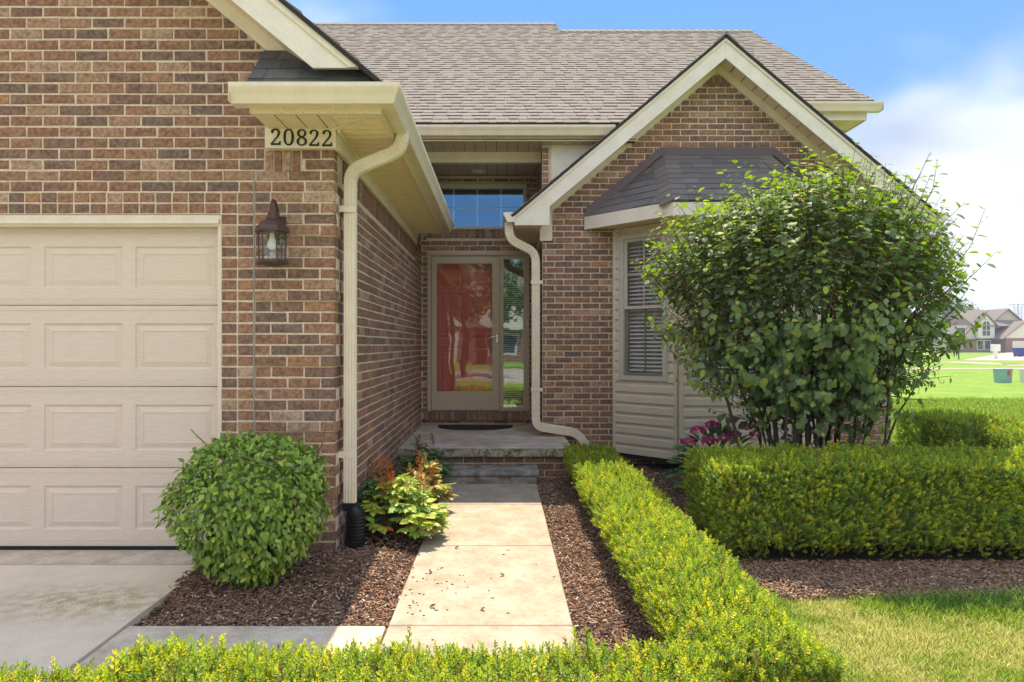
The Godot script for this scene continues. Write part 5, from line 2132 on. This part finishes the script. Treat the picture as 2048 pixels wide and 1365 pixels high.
func astilbes() -> void:
	# clumps between the drain pipe and the porch: [x, z, radius, height, leaf brightness, plumes, label]
	var list := [
		[-0.90, -4.72, 0.15, 0.42, 0, 0, "dark leafy perennial clump beside the black drain pipe"],
		[-0.67, -4.66, 0.25, 0.44, 1, 7, "yellow-green astilbe clump with pale plumes at the edge of the walk"],
		[-0.60, -5.35, 0.17, 0.42, 2, 4, "reddish-brown withered astilbe clump in the middle of the bed"],
		[-0.72, -6.35, 0.20, 0.46, 0, 3, "dark green astilbe clump against the porch slab"],
		[-0.93, -5.25, 0.13, 0.40, 0, 6, "astilbe clump with rust-orange plumes against the side wall"]]
	var sets := [
		[Color(0.10, 0.20, 0.07), Color(0.13, 0.25, 0.075), Color(0.09, 0.16, 0.06), Color(0.18, 0.28, 0.08)],
		[Color(0.52, 0.56, 0.07), Color(0.38, 0.47, 0.07), Color(0.64, 0.58, 0.09), Color(0.30, 0.41, 0.07)],
		[Color(0.34, 0.38, 0.07), Color(0.42, 0.28, 0.09), Color(0.24, 0.32, 0.07), Color(0.56, 0.38, 0.09)]]
	for q in list:
		var a := thing("astilbe", q[6], "plant", Vector3(q[0], -0.03, q[1]), "perennials beside the walk")
		var st := st_new()
		var xf := []
		var cols := []
		var tones: Array = sets[q[4]]
		for k in 80 + 50 * int(q[4] == 1):
			var an := rng.randf() * TAU
			var rr: float = sqrt(rng.randf()) * q[2] * 1.15
			var h: float = q[3] * (1.0 - 0.55 * pow(rr / (q[2] * 1.15), 2.0)) * rng.randf_range(0.45, 1.0)
			var e := Vector3(cos(an) * rr, h, sin(an) * rr)
			tube(st, [Vector3(cos(an) * 0.03, 0, sin(an) * 0.03), Vector3(e.x * 0.55, h * 0.65, e.z * 0.55), e], [0.003, 0.0025, 0.0018], 4, false)
			# each stalk bears a fan of toothed leaflets
			var outw := Vector3(cos(an), 0.25, sin(an)).normalized()
			var cc: Color = tones[rng.randi_range(0, 3)]
			for j in 7:
				var fan := (j - 3) * 0.5
				var dir := outw.rotated(Vector3.UP, fan) + Vector3(0, -0.25 - 0.2 * absf(fan), 0) + rdir() * 0.2
				xf.append(stand(e - outw * 0.02 * absf(fan), dir, Vector3.UP + rdir() * 0.35 + outw * 0.3, rng.randf_range(0.7, 1.25)))
				cols.append(cc * rng.randf_range(0.8, 1.2))
			if rng.randf() < 0.06:
				cols[-1] = Color(0.5, 0.2, 0.03)
		put(st, "stalks", M.twig, a)
		multi("foliage", astilbe_leaf(), M.bush, xf, cols, a)
		for k in q[5] + 2 * int(q[5] > 3):
			var an := rng.randf() * TAU
			var base := Vector3(cos(an) * q[2] * 0.6, q[3] * rng.randf_range(0.62, 0.9), sin(an) * q[2] * 0.6)
			var pc := Color(0.50, 0.36, 0.10)
			if q[4] == 0 and q[5] == 6 or (q[4] > 0 and k % 2 == 0):
				pc = Color(0.55, 0.14, 0.03)
			elif q[4] == 0:
				pc = Color(0.16, 0.07, 0.03)
			plume(a, base, rng.randf_range(0.09, 0.18), pc)

func astilbe_leaf() -> Mesh:
	var st := st_new()
	var l := 0.072
	var n := 5
	# toothed edge
	for s in [-1.0, 1.0]:
		for k in n:
			var f0 := float(k) / n
			var f1 := float(k + 1) / n
			var w0 := 0.019 * sin(PI * pow(clampf(f0, 0, 1), 0.8) * 0.97 + 0.02)
			var w1 := 0.019 * sin(PI * pow(f1, 0.8) * 0.97 + 0.02)
			var a := Vector3(0, l * f0, 0)
			var b := Vector3(0, l * f1, -0.004 * f1)
			var c := Vector3(s * w1 * 0.8, l * f1, 0.004)
			var t := Vector3(s * (w0 * 0.4 + w1 * 0.6) * 1.25, l * (f0 * 0.3 + f1 * 0.7) + 0.004, 0.002)
			var e := Vector3(s * w0 * 0.8, l * f0, 0.004)
			st.set_color(Color.WHITE)
			if s > 0:
				tri(st, a, e, t); tri(st, a, t, b)
			else:
				tri(st, a, t, e); tri(st, a, b, t)
	return st.commit()

func plume(parent: Node3D, at: Vector3, h: float, c: Color) -> void:
	# a loose feathery panicle: side sprays that shorten towards the tip
	var st := st_new()
	st.set_color(c * 0.6)
	var lean := Vector3(rng.randf_range(-0.03, 0.03), h, rng.randf_range(-0.03, 0.03))
	tube(st, [at - Vector3(0, 0.18, 0), at, at + lean], [0.0022, 0.0018, 0.0008], 4, false)
	for k in 15:
		var f := k / 15.0
		var a := k * 2.4 + rng.randf()
		var l := 0.055 * (1.0 - 0.8 * f) * rng.randf_range(0.6, 1.15)
		var root := at + lean * (0.05 + 0.95 * f)
		var dir := Vector3(cos(a), rng.randf_range(0.5, 1.1), sin(a)).normalized()
		for j in 11:
			var p := root + dir * l * (j + 1) / 11.0 + rdir() * 0.003
			var s := rng.randf_range(0.0016, 0.0038)
			st.set_color(c * rng.randf_range(0.6, 1.4))
			box(st, Vector3.ZERO, Vector3(s, s * 1.7, s), Transform3D(Basis.from_euler(Vector3(rng.randf() * 3, rng.randf() * 3, 0)), p))
	put(st, "plume", M.plume, parent)

func hydrangea() -> void:
	var h := thing("hydrangea", "pink hydrangea with round flower heads in front of the bay siding", "flower", Vector3(1.93, 0.0, -6.1))
	var xf := []
	var cols := []
	for k in 130:
		var d := rdir()
		d.y = absf(d.y)
		var p := Vector3(d.x * 0.36, 0.08 + d.y * 0.42, d.z * 0.28)
		xf.append(stand(p, d + Vector3(0, -0.2, 0), Vector3.UP + d * 0.3 + rdir() * 0.3, rng.randf_range(0.8, 1.3)))
		cols.append(Color(0.09, 0.17, 0.05) * rng.randf_range(0.8, 1.5))
	var st := st_new()
	for k in 9:
		var a := k * 0.7
		tube(st, [Vector3(0, 0, 0), Vector3(0.2 * cos(a), 0.42, 0.15 * sin(a))], [0.006, 0.004], 5)
	put(st, "stalks", M.twig, h)
	multi("foliage", leaf_mesh(0.11, 0.07, 0.85, 0.2, 0.2, Color.WHITE), M.bush, xf, cols, h)
	var petal := st_new()
	for k in 4:
		leaf(petal, 0.010, 0.011, 1.0, 0.1, 0.0, Color.WHITE, 2, stand(Vector3.ZERO, Vector3(cos(k * PI / 2), 0.15, sin(k * PI / 2)), Vector3.UP, 1.0))
	var pm := petal.commit()
	for q in [Vector3(-0.20, 0.54, 0.10), Vector3(-0.06, 0.58, 0.05), Vector3(-0.13, 0.46, 0.2), Vector3(-0.29, 0.44, 0.12), Vector3(0.12, 0.50, 0.1), Vector3(0.26, 0.56, 0.0), Vector3(0.34, 0.50, 0.05), Vector3(0.0, 0.48, 0.22), Vector3(-0.22, 0.37, 0.24)]:
		var fx := []
		var fc := []
		for k in 150:
			var d := rdir()
			if d.y < -0.3:
				continue
			fx.append(stand(q + d * Vector3(0.06, 0.042, 0.06) * rng.randf_range(0.9, 1.08), rdir(), d, rng.randf_range(0.8, 1.3)))
			fc.append(Color(0.62, 0.035, 0.24).lerp(Color(0.75, 0.13, 0.38), rng.randf()))
		multi("flower_head", pm, M.petal, fx, fc, h)

func blade_mesh() -> Mesh:
	var st := st_new()
	for k in 7:
		var a := k * 0.93
		var lean := Vector3(cos(a), 0, sin(a))
		var side := Vector3(-sin(a), 0, cos(a)) * 0.0016
		var p := lean * 0.006
		var l := 0.032 + 0.016 * sin(k * 2.3)
		var m := p + lean * l * 0.22 + Vector3(0, l * 0.62, 0)
		var t := p + lean * l * 0.7 + Vector3(0, l, 0)
		var f := 0.8 + 0.2 * sin(k * 1.7)
		st.set_color(Color(f, f, f))
		quad(st, p - side, p + side, m + side * 0.8, m - side * 0.8)
		tri(st, m - side * 0.8, m + side * 0.8, t)
	return st.commit()

func grass() -> void:
	var xf := []
	var cols := []
	var nz := FastNoiseLite.new()
	nz.seed = 77
	nz.frequency = 1.3
	var areas := [[1.05, 4.2, -4.1, -1.2, 80000, 1.0], [4.2, 9.5, -7.5, -3.5, 26000, 1.6], [4.9, 16.0, -17.0, -6.0, 34000, 2.6]]
	for a in areas:
		for i in a[4]:
			var x := rng.randf_range(a[0], a[1])
			var z := rng.randf_range(a[2], a[3])
			if z < bed_edge(x) + rng.randf_range(-0.05, 0.03) and x < 4.2:
				continue
			var s: float = rng.randf_range(0.6, 1.1) * a[5]
			var v := nz.get_noise_2d(x, z)
			var near: bool = a[5] == 1.0
			# parched patches of straw, and the longer greener fringe along the bed
			var fringe := smoothstep(0.34, 0.0, z - bed_edge(x)) * smoothstep(1.7, 2.3, x) if near else 1.0
			var straw := clampf(0.46 + v * 1.4 - fringe * 0.9, 0.0, 0.9) if near else 0.05
			s *= 1.0 + 0.7 * fringe if near else 1.0
			var c := Color(0.27, 0.40, 0.035).lerp(Color(0.36, 0.48, 0.045), rng.randf())
			if rng.randf() < straw:
				c = Color(0.76, 0.65, 0.24).lerp(Color(0.62, 0.60, 0.15), rng.randf())
			elif near and fringe > 0.5:
				c = Color(0.17, 0.30, 0.06).lerp(c, rng.randf() * 0.5)
			xf.append(Transform3D(Basis(Vector3.UP, rng.randf() * TAU).scaled(Vector3(s, s * rng.randf_range(0.7, 1.2), s)), Vector3(x, -0.078, z)))
			cols.append(c * rng.randf_range(0.85, 1.15))
	var g := multi("grass", blade_mesh(), M.grass, xf, cols, self)
	g.set_meta("label", "mown lawn grass, straw coloured in front and green beyond the house")
	g.set_meta("category", "grass")

func litter() -> void:
	# crumbs of bark and dead leaves on the walk
	var xf := []
	var cols := []
	var mesh := chip_mesh()
	for i in 55:
		var x := rng.randf_range(-0.5, 0.33)
		var z := rng.randf_range(-4.4, -2.5)
		if rng.randf() < 0.7:
			x = -0.5 + absf(rng.randfn()) * 0.16
			z = -3.65 + rng.randfn() * 0.22
		xf.append(Transform3D(Basis(Vector3.UP, rng.randf() * TAU) * Basis.from_scale(Vector3(rng.randf_range(0.004, 0.02), 0.003, rng.randf_range(0.003, 0.009))), Vector3(x, -0.018, z)))
		cols.append(Color(0.12, 0.08, 0.05) * rng.randf_range(0.6, 1.6))
	var g := multi("bark_crumbs", mesh, M.chip, xf, cols, self)
	g.set_meta("label", "scattered crumbs of bark and leaf on the pale walk")
	g.set_meta("category", "litter")
	for q in [[-0.36, -3.42, 0.0], [-0.10, -3.40, 1.0], [-0.40, -3.95, 2.0], [-0.30, -4.42, 0.6], [0.02, -3.9, 2.4]]:
		var d := thing("dead_leaf", ["curled brown dead leaf on the walk slab nearest the hedge", "flat brown leaf scrap near the middle of the nearest walk slab", "brown dead leaf at the left edge of the middle walk slab", "dry leaf lying by the joint next to the astilbe", "small dark leaf scrap at the centre of the middle walk slab"][[[-0.36, -3.42], [-0.10, -3.40], [-0.40, -3.95], [-0.30, -4.42], [0.02, -3.9]].find([q[0], q[1]])], "leaf", Vector3(q[0], -0.018, q[1]), "dead leaves on the walk")
		var st := st_new()
		leaf(st, 0.035, 0.02, 0.8, 0.8, -0.4, Color(0.13, 0.06, 0.03), 4, stand(Vector3(0, 0.001, 0), Vector3(cos(q[2]), 0, sin(q[2])), Vector3.UP, 1.0))
		put(st, "blade", M.grass, d)

# ------------------------------------------------------------------ the street and what lies beyond
func make_street() -> void:
	var w := node_structure("street")
	var st := st_new()
	bx(st, Vector3(-80, -0.12, 7.5), Vector3(80, -0.066, 17.0))
	put(st, "carriageway", M.asphalt, w)
	st = st_new()
	for z in [7.2, 17.0]:
		bx(st, Vector3(-80, -0.12, z), Vector3(80, 0.05, z + 0.3))
	put(st, "kerb", M.concrete, w)
	var f := node_structure("footpath")
	var y := -0.066
	st = st_new()
	# footpath across the lawn at the right, and the neighbour's drive
	quad(st, Vector3(16, y, -39.2), Vector3(60, y, -39.2), Vector3(60, y, -41.0), Vector3(16, y, -41.0))
	put(st, "strip", M.walk, f)
	st = st_new()
	quad(st, Vector3(33.5, y + 0.004, -45.0), Vector3(46, y + 0.004, -40.8), Vector3(46, y + 0.004, -43.0), Vector3(38.0, y + 0.004, -52.0))
	quad(st, Vector3(34.5, y + 0.004, -48.0), Vector3(38.5, y + 0.004, -48.0), Vector3(38.0, y + 0.004, -56.5), Vector3(35.5, y + 0.004, -56.5))
	put(st, "strip", M.walk, f)
	var d := node_structure("neighbour_drive")
	st = st_new()
	quad(st, Vector3(42, y + 0.008, -62.0), Vector3(75, y + 0.008, -57.0), Vector3(110, y + 0.008, -125), Vector3(93, y + 0.008, -125))
	put(st, "slab", M.concrete, d)
	far_house(Vector3(92, -0.07, -130), 0.0, "two-storey beige house with arched window across the lawn at the right", Color(0.52, 0.44, 0.36))
	far_house(Vector3(0.0, -0.07, 36), PI, "pale two-storey house across the street behind the photographer", Color(0.55, 0.47, 0.33))
	far_house(Vector3(-24.0, -0.07, 37), PI, "brown house across the street left of the pale one", Color(0.40, 0.28, 0.22))
	utility_boxes()
	bin()
	pylon()
	# trees: [x, z, height, crown radius, label]
	for t in [[-1.5, 10.5, 6.6, 2.6, "leafy street tree behind the photographer, left of the walk"], [2.2, 19.5, 8.0, 3.0, "leafy street tree on the far verge behind the photographer"], [8.5, 20.0, 8.5, 3.2, "leafy street tree behind the photographer towards the right"], [-9.5, 19.0, 8.0, 3.0, "leafy street tree behind the photographer towards the left"],
			[95.0, -145.0, 12.0, 5.0, "green tree rising behind the beige house"], [76.0, -124.0, 6.0, 3.6, "light green ornamental tree before the beige house"], [60.0, -150.0, 11.0, 6.0, "dark tree beyond the lawn left of the beige house"], [80.5, -121.0, 3.4, 2.0, "yellow-green shrub by the beige house entrance"], [70.0, -160.0, 11.0, 6.0, "tall tree in the distance behind the shrub's right edge"], [122.0, -186.0, 12.0, 6.0, "distant tree on the skyline left of the pylon"], [131.0, -192.0, 13.0, 6.0, "distant tree on the skyline below the pylon"], [112.0, -178.0, 10.0, 5.0, "distant tree beyond the left end of the beige house"]]:
		tree(Vector3(t[0], -0.07, t[1]), t[2], t[3], t[4])

func tree(at: Vector3, h: float, r: float, label: String) -> void:
	var t := thing("broadleaf_tree", label, "tree", at)
	var st := st_new()
	var k := h / 8.0
	tube(st, [Vector3.ZERO, Vector3(0.05, h * 0.25, 0.03), Vector3(-0.05, h * 0.6, 0), Vector3(0, h * 0.9, 0)], [0.2 * k, 0.15 * k, 0.09 * k, 0.02], 9)
	for i in 14:
		var a := i * 2.4
		var b := Vector3(0, h * (0.22 + 0.045 * i), 0)
		var e := b + Vector3(cos(a), 0.55, sin(a)) * r * (1.0 - 0.04 * i)
		tube(st, [b, b.lerp(e, 0.5) + Vector3(0, 0.1, 0), e], [0.07 * k, 0.045 * k, 0.012], 6)
	put(st, "trunk", M.bark, t)
	var xf := []
	var cols := []
	var lobes := []
	for i in 26:
		var d := rdir()
		lobes.append([Vector3(0, h * 0.62, 0) + d * Vector3(r, h * 0.36, r) * rng.randf_range(0.45, 0.85), r * rng.randf_range(0.24, 0.42)])
	for l in lobes:
		for i in 110:
			var d := rdir()
			var p: Vector3 = l[0] + d * l[1] * pow(rng.randf(), 0.4)
			xf.append(stand(p, rdir() + Vector3(0, -0.4, 0), d + Vector3.UP * 0.6 + rdir() * 0.4, r * 0.045 * rng.randf_range(0.7, 1.3) / 0.05))
			cols.append(Color(0.09, 0.15, 0.035).lerp(Color(0.22, 0.28, 0.06), rng.randf() * rng.randf()) * rng.randf_range(0.8, 1.2))
	multi("crown", leaf_mesh(0.09, 0.06, 0.85, 0.2, 0.2, Color.WHITE, 3), M.bush, xf, cols, t)

func far_house(at: Vector3, turn: float, label: String, wall: Color) -> void:
	var h := thing("neighbour_house", label, "house", at)
	h.rotation.y = turn
	var wm := mat(wall.linear_to_srgb(), 0.85)
	var rm := mat(lin(0.20, 0.16, 0.135), 0.95)
	var bm := mat(lin(0.24, 0.13, 0.10), 0.9)
	var add := func(n: String, m: Material, a: Vector3, b: Vector3, parent: Node3D) -> MeshInstance3D:
		var s := st_new()
		bx(s, a, b)
		return put(s, n, m, parent)
	add.call("wall", wm, Vector3(-7, 0, -9), Vector3(2, 5.2, 0), h)
	add.call("brick_wall", bm, Vector3(-7.02, 0, -0.2), Vector3(2.02, 2.6, 0.06), h)
	add.call("garage_wall", bm, Vector3(2, 0, -7), Vector3(9, 2.7, 3), h)
	var st := st_new()
	prism(st, PackedVector2Array([Vector2(1.6, 2.7), Vector2(9.4, 2.7), Vector2(5.5, 5.7)]), -7, 3.05)
	put(st, "garage_gable", M.far_trim, h)
	st = st_new()
	for s in [-1.0, 1.0]:
		prism(st, PackedVector2Array([Vector2(5.5, 5.72), Vector2(5.5 + s * 4.3, 2.42), Vector2(5.5 + s * 4.3, 2.62), Vector2(5.5, 5.98)]), -7.2, 3.4)
	put(st, "garage_roof", rm, h)
	st = st_new()
	prism(st, PackedVector2Array([Vector2(-10.0, 5.0), Vector2(1.0, 5.0), Vector2(-4.5, 8.3)]), -7.3, 2.4, Transform3D(Basis(Vector3(0, 0, 1), Vector3.UP, Vector3(-1, 0, 0)), Vector3(0, 0, 0)))
	put(st, "roof", rm, h)
	st = st_new()
	prism(st, PackedVector2Array([Vector2(1.0, 4.6), Vector2(9.5, 4.6), Vector2(5.25, 8.2)]), -8, -1.0)
	put(st, "upper_gable", wm, h)
	st = st_new()
	for s in [-1.0, 1.0]:
		prism(st, PackedVector2Array([Vector2(5.25, 8.2), Vector2(5.25 + s * 4.6, 4.3), Vector2(5.25 + s * 4.6, 4.5), Vector2(5.25, 8.45)]), -8.2, -0.6)
	put(st, "upper_roof", rm, h)
	# projecting bay with an arched window
	add.call("bay_wall", M.far_trim, Vector3(-1.6, 2.7, 0), Vector3(1.6, 5.4, 0.7), h)
	st = st_new()
	prism(st, PackedVector2Array([Vector2(-1.6, 5.4), Vector2(1.6, 5.4), Vector2(0, 7.1)]), -4, 0.7)
	put(st, "bay_gable", M.far_trim, h)
	st = st_new()
	for s in [-1.0, 1.0]:
		prism(st, PackedVector2Array([Vector2(0, 7.12), Vector2(s * 2.1, 4.9), Vector2(s * 2.1, 5.1), Vector2(0, 7.35)]), -4, 1.0)
	put(st, "bay_roof", rm, h)
	st = st_new()
	var arch := PackedVector2Array([Vector2(-0.7, 3.2)])
	arch.append(Vector2(0.7, 3.2))
	for k in 13:
		var a := PI * k / 12.0
		arch.append(Vector2(0.7 * cos(a), 5.2 + 0.7 * sin(a)))
	prism(st, arch, 0.68, 0.72)
	var win := put(st, "arched_window", M.far_pane, h)
	for q in [[-0.05, 3.2, 0.05, 5.9], [-0.7, 4.15, 0.7, 4.25], [-0.7, 5.1, 0.7, 5.2]]:
		add.call("muntin", M.far_trim, Vector3(q[0], q[1], 0.7), Vector3(q[2], q[3], 0.76), win)
	for q in [[-1.2, 0.6, -0.2, 2.2], [0.2, 0.6, 1.2, 2.2], [-5.5, 0.8, -4.2, 2.2], [-5.2, 3.3, -3.6, 4.7]]:
		var pane: MeshInstance3D = add.call("window", M.far_pane, Vector3(q[0], q[1], 0.05), Vector3(q[2], q[3], 0.1), h)
		add.call("frame", M.far_trim, Vector3(q[0] - 0.15, q[1] - 0.15, 0.04), Vector3(q[2] + 0.15, q[3] + 0.15, 0.085), pane)
	add.call("garage_door", M.far_trim, Vector3(3.2, 0, 2.9), Vector3(7.9, 2.15, 3.06), h)

func utility_boxes() -> void:
	for q in [[18.30, -25.0, M.plastic_teal, "teal green utility cabinet standing on the lawn, left of two", 0.15], [18.62, -25.15, M.plastic_grey, "blue-grey utility cabinet with a small notice, right of two on the lawn", 0.13], [19.24, -25.0, M.white, "white utility post at the right edge of the picture", 0.12]]:
		var b := thing("utility_cabinet", q[3], "cabinet", Vector3(q[0], -0.075, q[1]))
		var st := st_new()
		var w: float = q[4]
		hexa(st, [Vector3(-w * 0.85, 0, 0.14), Vector3(w * 0.85, 0, 0.14), Vector3(w * 0.85, 0, -0.14), Vector3(-w * 0.85, 0, -0.14), Vector3(-w, 0.47, 0.16), Vector3(w, 0.47, 0.16), Vector3(w, 0.47, -0.16), Vector3(-w, 0.47, -0.16)])
		put(st, "body", q[2], b)
		st = st_new()
		cbox(st, Vector3(0, 0.49, 0), Vector3(w * 2.12, 0.05, 0.36), 0.015)
		put(st, "lid", q[2], b)
		if w == 0.13:
			st = st_new()
			bx(st, Vector3(-0.06, 0.28, 0.155), Vector3(0.04, 0.44, 0.165))
			put(st, "notice", M.red, b)
	var m := thing("mailbox", "white pedestal mailbox beside the neighbour's drive", "mailbox", Vector3(49.3, -0.07, -68.0))
	var st := st_new()
	cbox(st, Vector3(0, 0.4, 0), Vector3(0.3, 0.8, 0.3), 0.02)
	put(st, "pedestal", M.white, m)
	st = st_new()
	cbox(st, Vector3(0, 1.1, 0), Vector3(0.75, 0.7, 0.45), 0.04)
	put(st, "box", M.white, m)
	var p := thing("lamp_post", "slim dark lamp post on the far lawn beside the shrub", "post", Vector3(44.3, -0.07, -66.0))
	st = st_new()
	tube(st, [Vector3.ZERO, Vector3(0, 1.6, 0)], [0.06, 0.045], 8)
	put(st, "pole", M.bronze, p)
	st = st_new()
	cbox(st, Vector3(0, 1.75, 0), Vector3(0.2, 0.3, 0.2), 0.03)
	put(st, "head", M.bronze, p)

func bin() -> void:
	var b := thing("wheeled_bin", "dark blue wheeled bin standing on the neighbour's drive", "bin", Vector3(60.0, -0.06, -79.0))
	var st := st_new()
	hexa(st, [Vector3(-0.38, 0.05, 0.3), Vector3(0.38, 0.05, 0.3), Vector3(0.38, 0.05, -0.3), Vector3(-0.38, 0.05, -0.3), Vector3(-0.5, 0.95, 0.42), Vector3(0.5, 0.95, 0.42), Vector3(0.5, 0.95, -0.42), Vector3(-0.5, 0.95, -0.42)])
	put(st, "body", M.plastic_blue, b)
	st = st_new()
	cbox(st, Vector3(0, 1.0, 0), Vector3(1.06, 0.1, 0.9), 0.03)
	put(st, "lid", M.plastic_blue, b)
	for x in [-0.3, 0.3]:
		st = st_new()
		tube(st, [Vector3(x - 0.04, 0.13, -0.3), Vector3(x + 0.04, 0.13, -0.3)], [0.13, 0.13], 14)
		put(st, "wheel", M.rubber, b)
	var s := thing("toy_slide", "small yellow plastic toy slide beside the blue bin", "toy", Vector3(61.0, -0.06, -78.6))
	st = st_new()
	prism(st, PackedVector2Array([Vector2(-0.45, 0), Vector2(0.4, 0), Vector2(0.15, 0.75), Vector2(-0.05, 0.8)]), -0.2, 0.2)
	put(st, "chute", M.plastic_yellow, s)
	st = st_new()
	bx(st, Vector3(0.1, 0, -0.22), Vector3(0.2, 0.9, 0.22))
	put(st, "ladder", M.plastic_blue, s)

func pylon() -> void:
	var p := thing("power_pylon", "steel lattice power pylon on the skyline behind the beige house", "pylon", Vector3(304, -0.07, -401))
	var st := st_new()
	var m := mat(lin(0.30, 0.31, 0.33), 0.6)
	var lv := [[0.0, 3.4], [9.0, 2.2], [17.0, 1.3], [22.0, 1.2], [25.5, 1.6]]
	for i in lv.size() - 1:
		for s in [[-1, -1], [1, -1], [1, 1], [-1, 1]]:
			var a := Vector3(s[0] * lv[i][1], lv[i][0], s[1] * lv[i][1])
			var b := Vector3(s[0] * lv[i + 1][1], lv[i + 1][0], s[1] * lv[i + 1][1])
			tube(st, [a, b], [0.14, 0.13], 5)
			tube(st, [a, Vector3(-s[0] * lv[i + 1][1], lv[i + 1][0], s[1] * lv[i + 1][1])], [0.08, 0.08], 4)
			tube(st, [b, Vector3(-b.x, b.y, b.z)], [0.08, 0.08], 4)
	put(st, "mast", m, p)
	for q in [[20.0, 7.0], [25.5, 5.0]]:
		st = st_new()
		tube(st, [Vector3(-q[1], q[0], 0), Vector3(q[1], q[0], 0)], [0.14, 0.14], 5)
		for s in [-1.0, 1.0]:
			tube(st, [Vector3(s * q[1], q[0], 0), Vector3(s * 1.2, q[0] - 2.4, 0)], [0.09, 0.09], 4)
			tube(st, [Vector3(s * q[1], q[0], 0), Vector3(s * q[1], q[0] - 1.3, 0)], [0.1, 0.1], 4)
		put(st, "cross_arm", m, p)
	for k in 3:
		var w := thing("power_line", ["lowest power line sagging left from the pylon", "middle power line sagging left from the pylon", "highest power line sagging left from the pylon"][k], "cable", Vector3(304, 0, -401), "power lines on the skyline")
		st = st_new()
		var path := []
		var rr := []
		for i in 13:
			var f := i / 12.0
			path.append(Vector3(-220 * f + [-7.0, 7.0, -5.0][k], [18.6, 18.7, 24.2][k] - 26.0 * f * (1 - f) * 0.9, -40 * f))
			rr.append(0.055)
		tube(st, path, rr, 4, false)
		put(st, "cable", m, w)
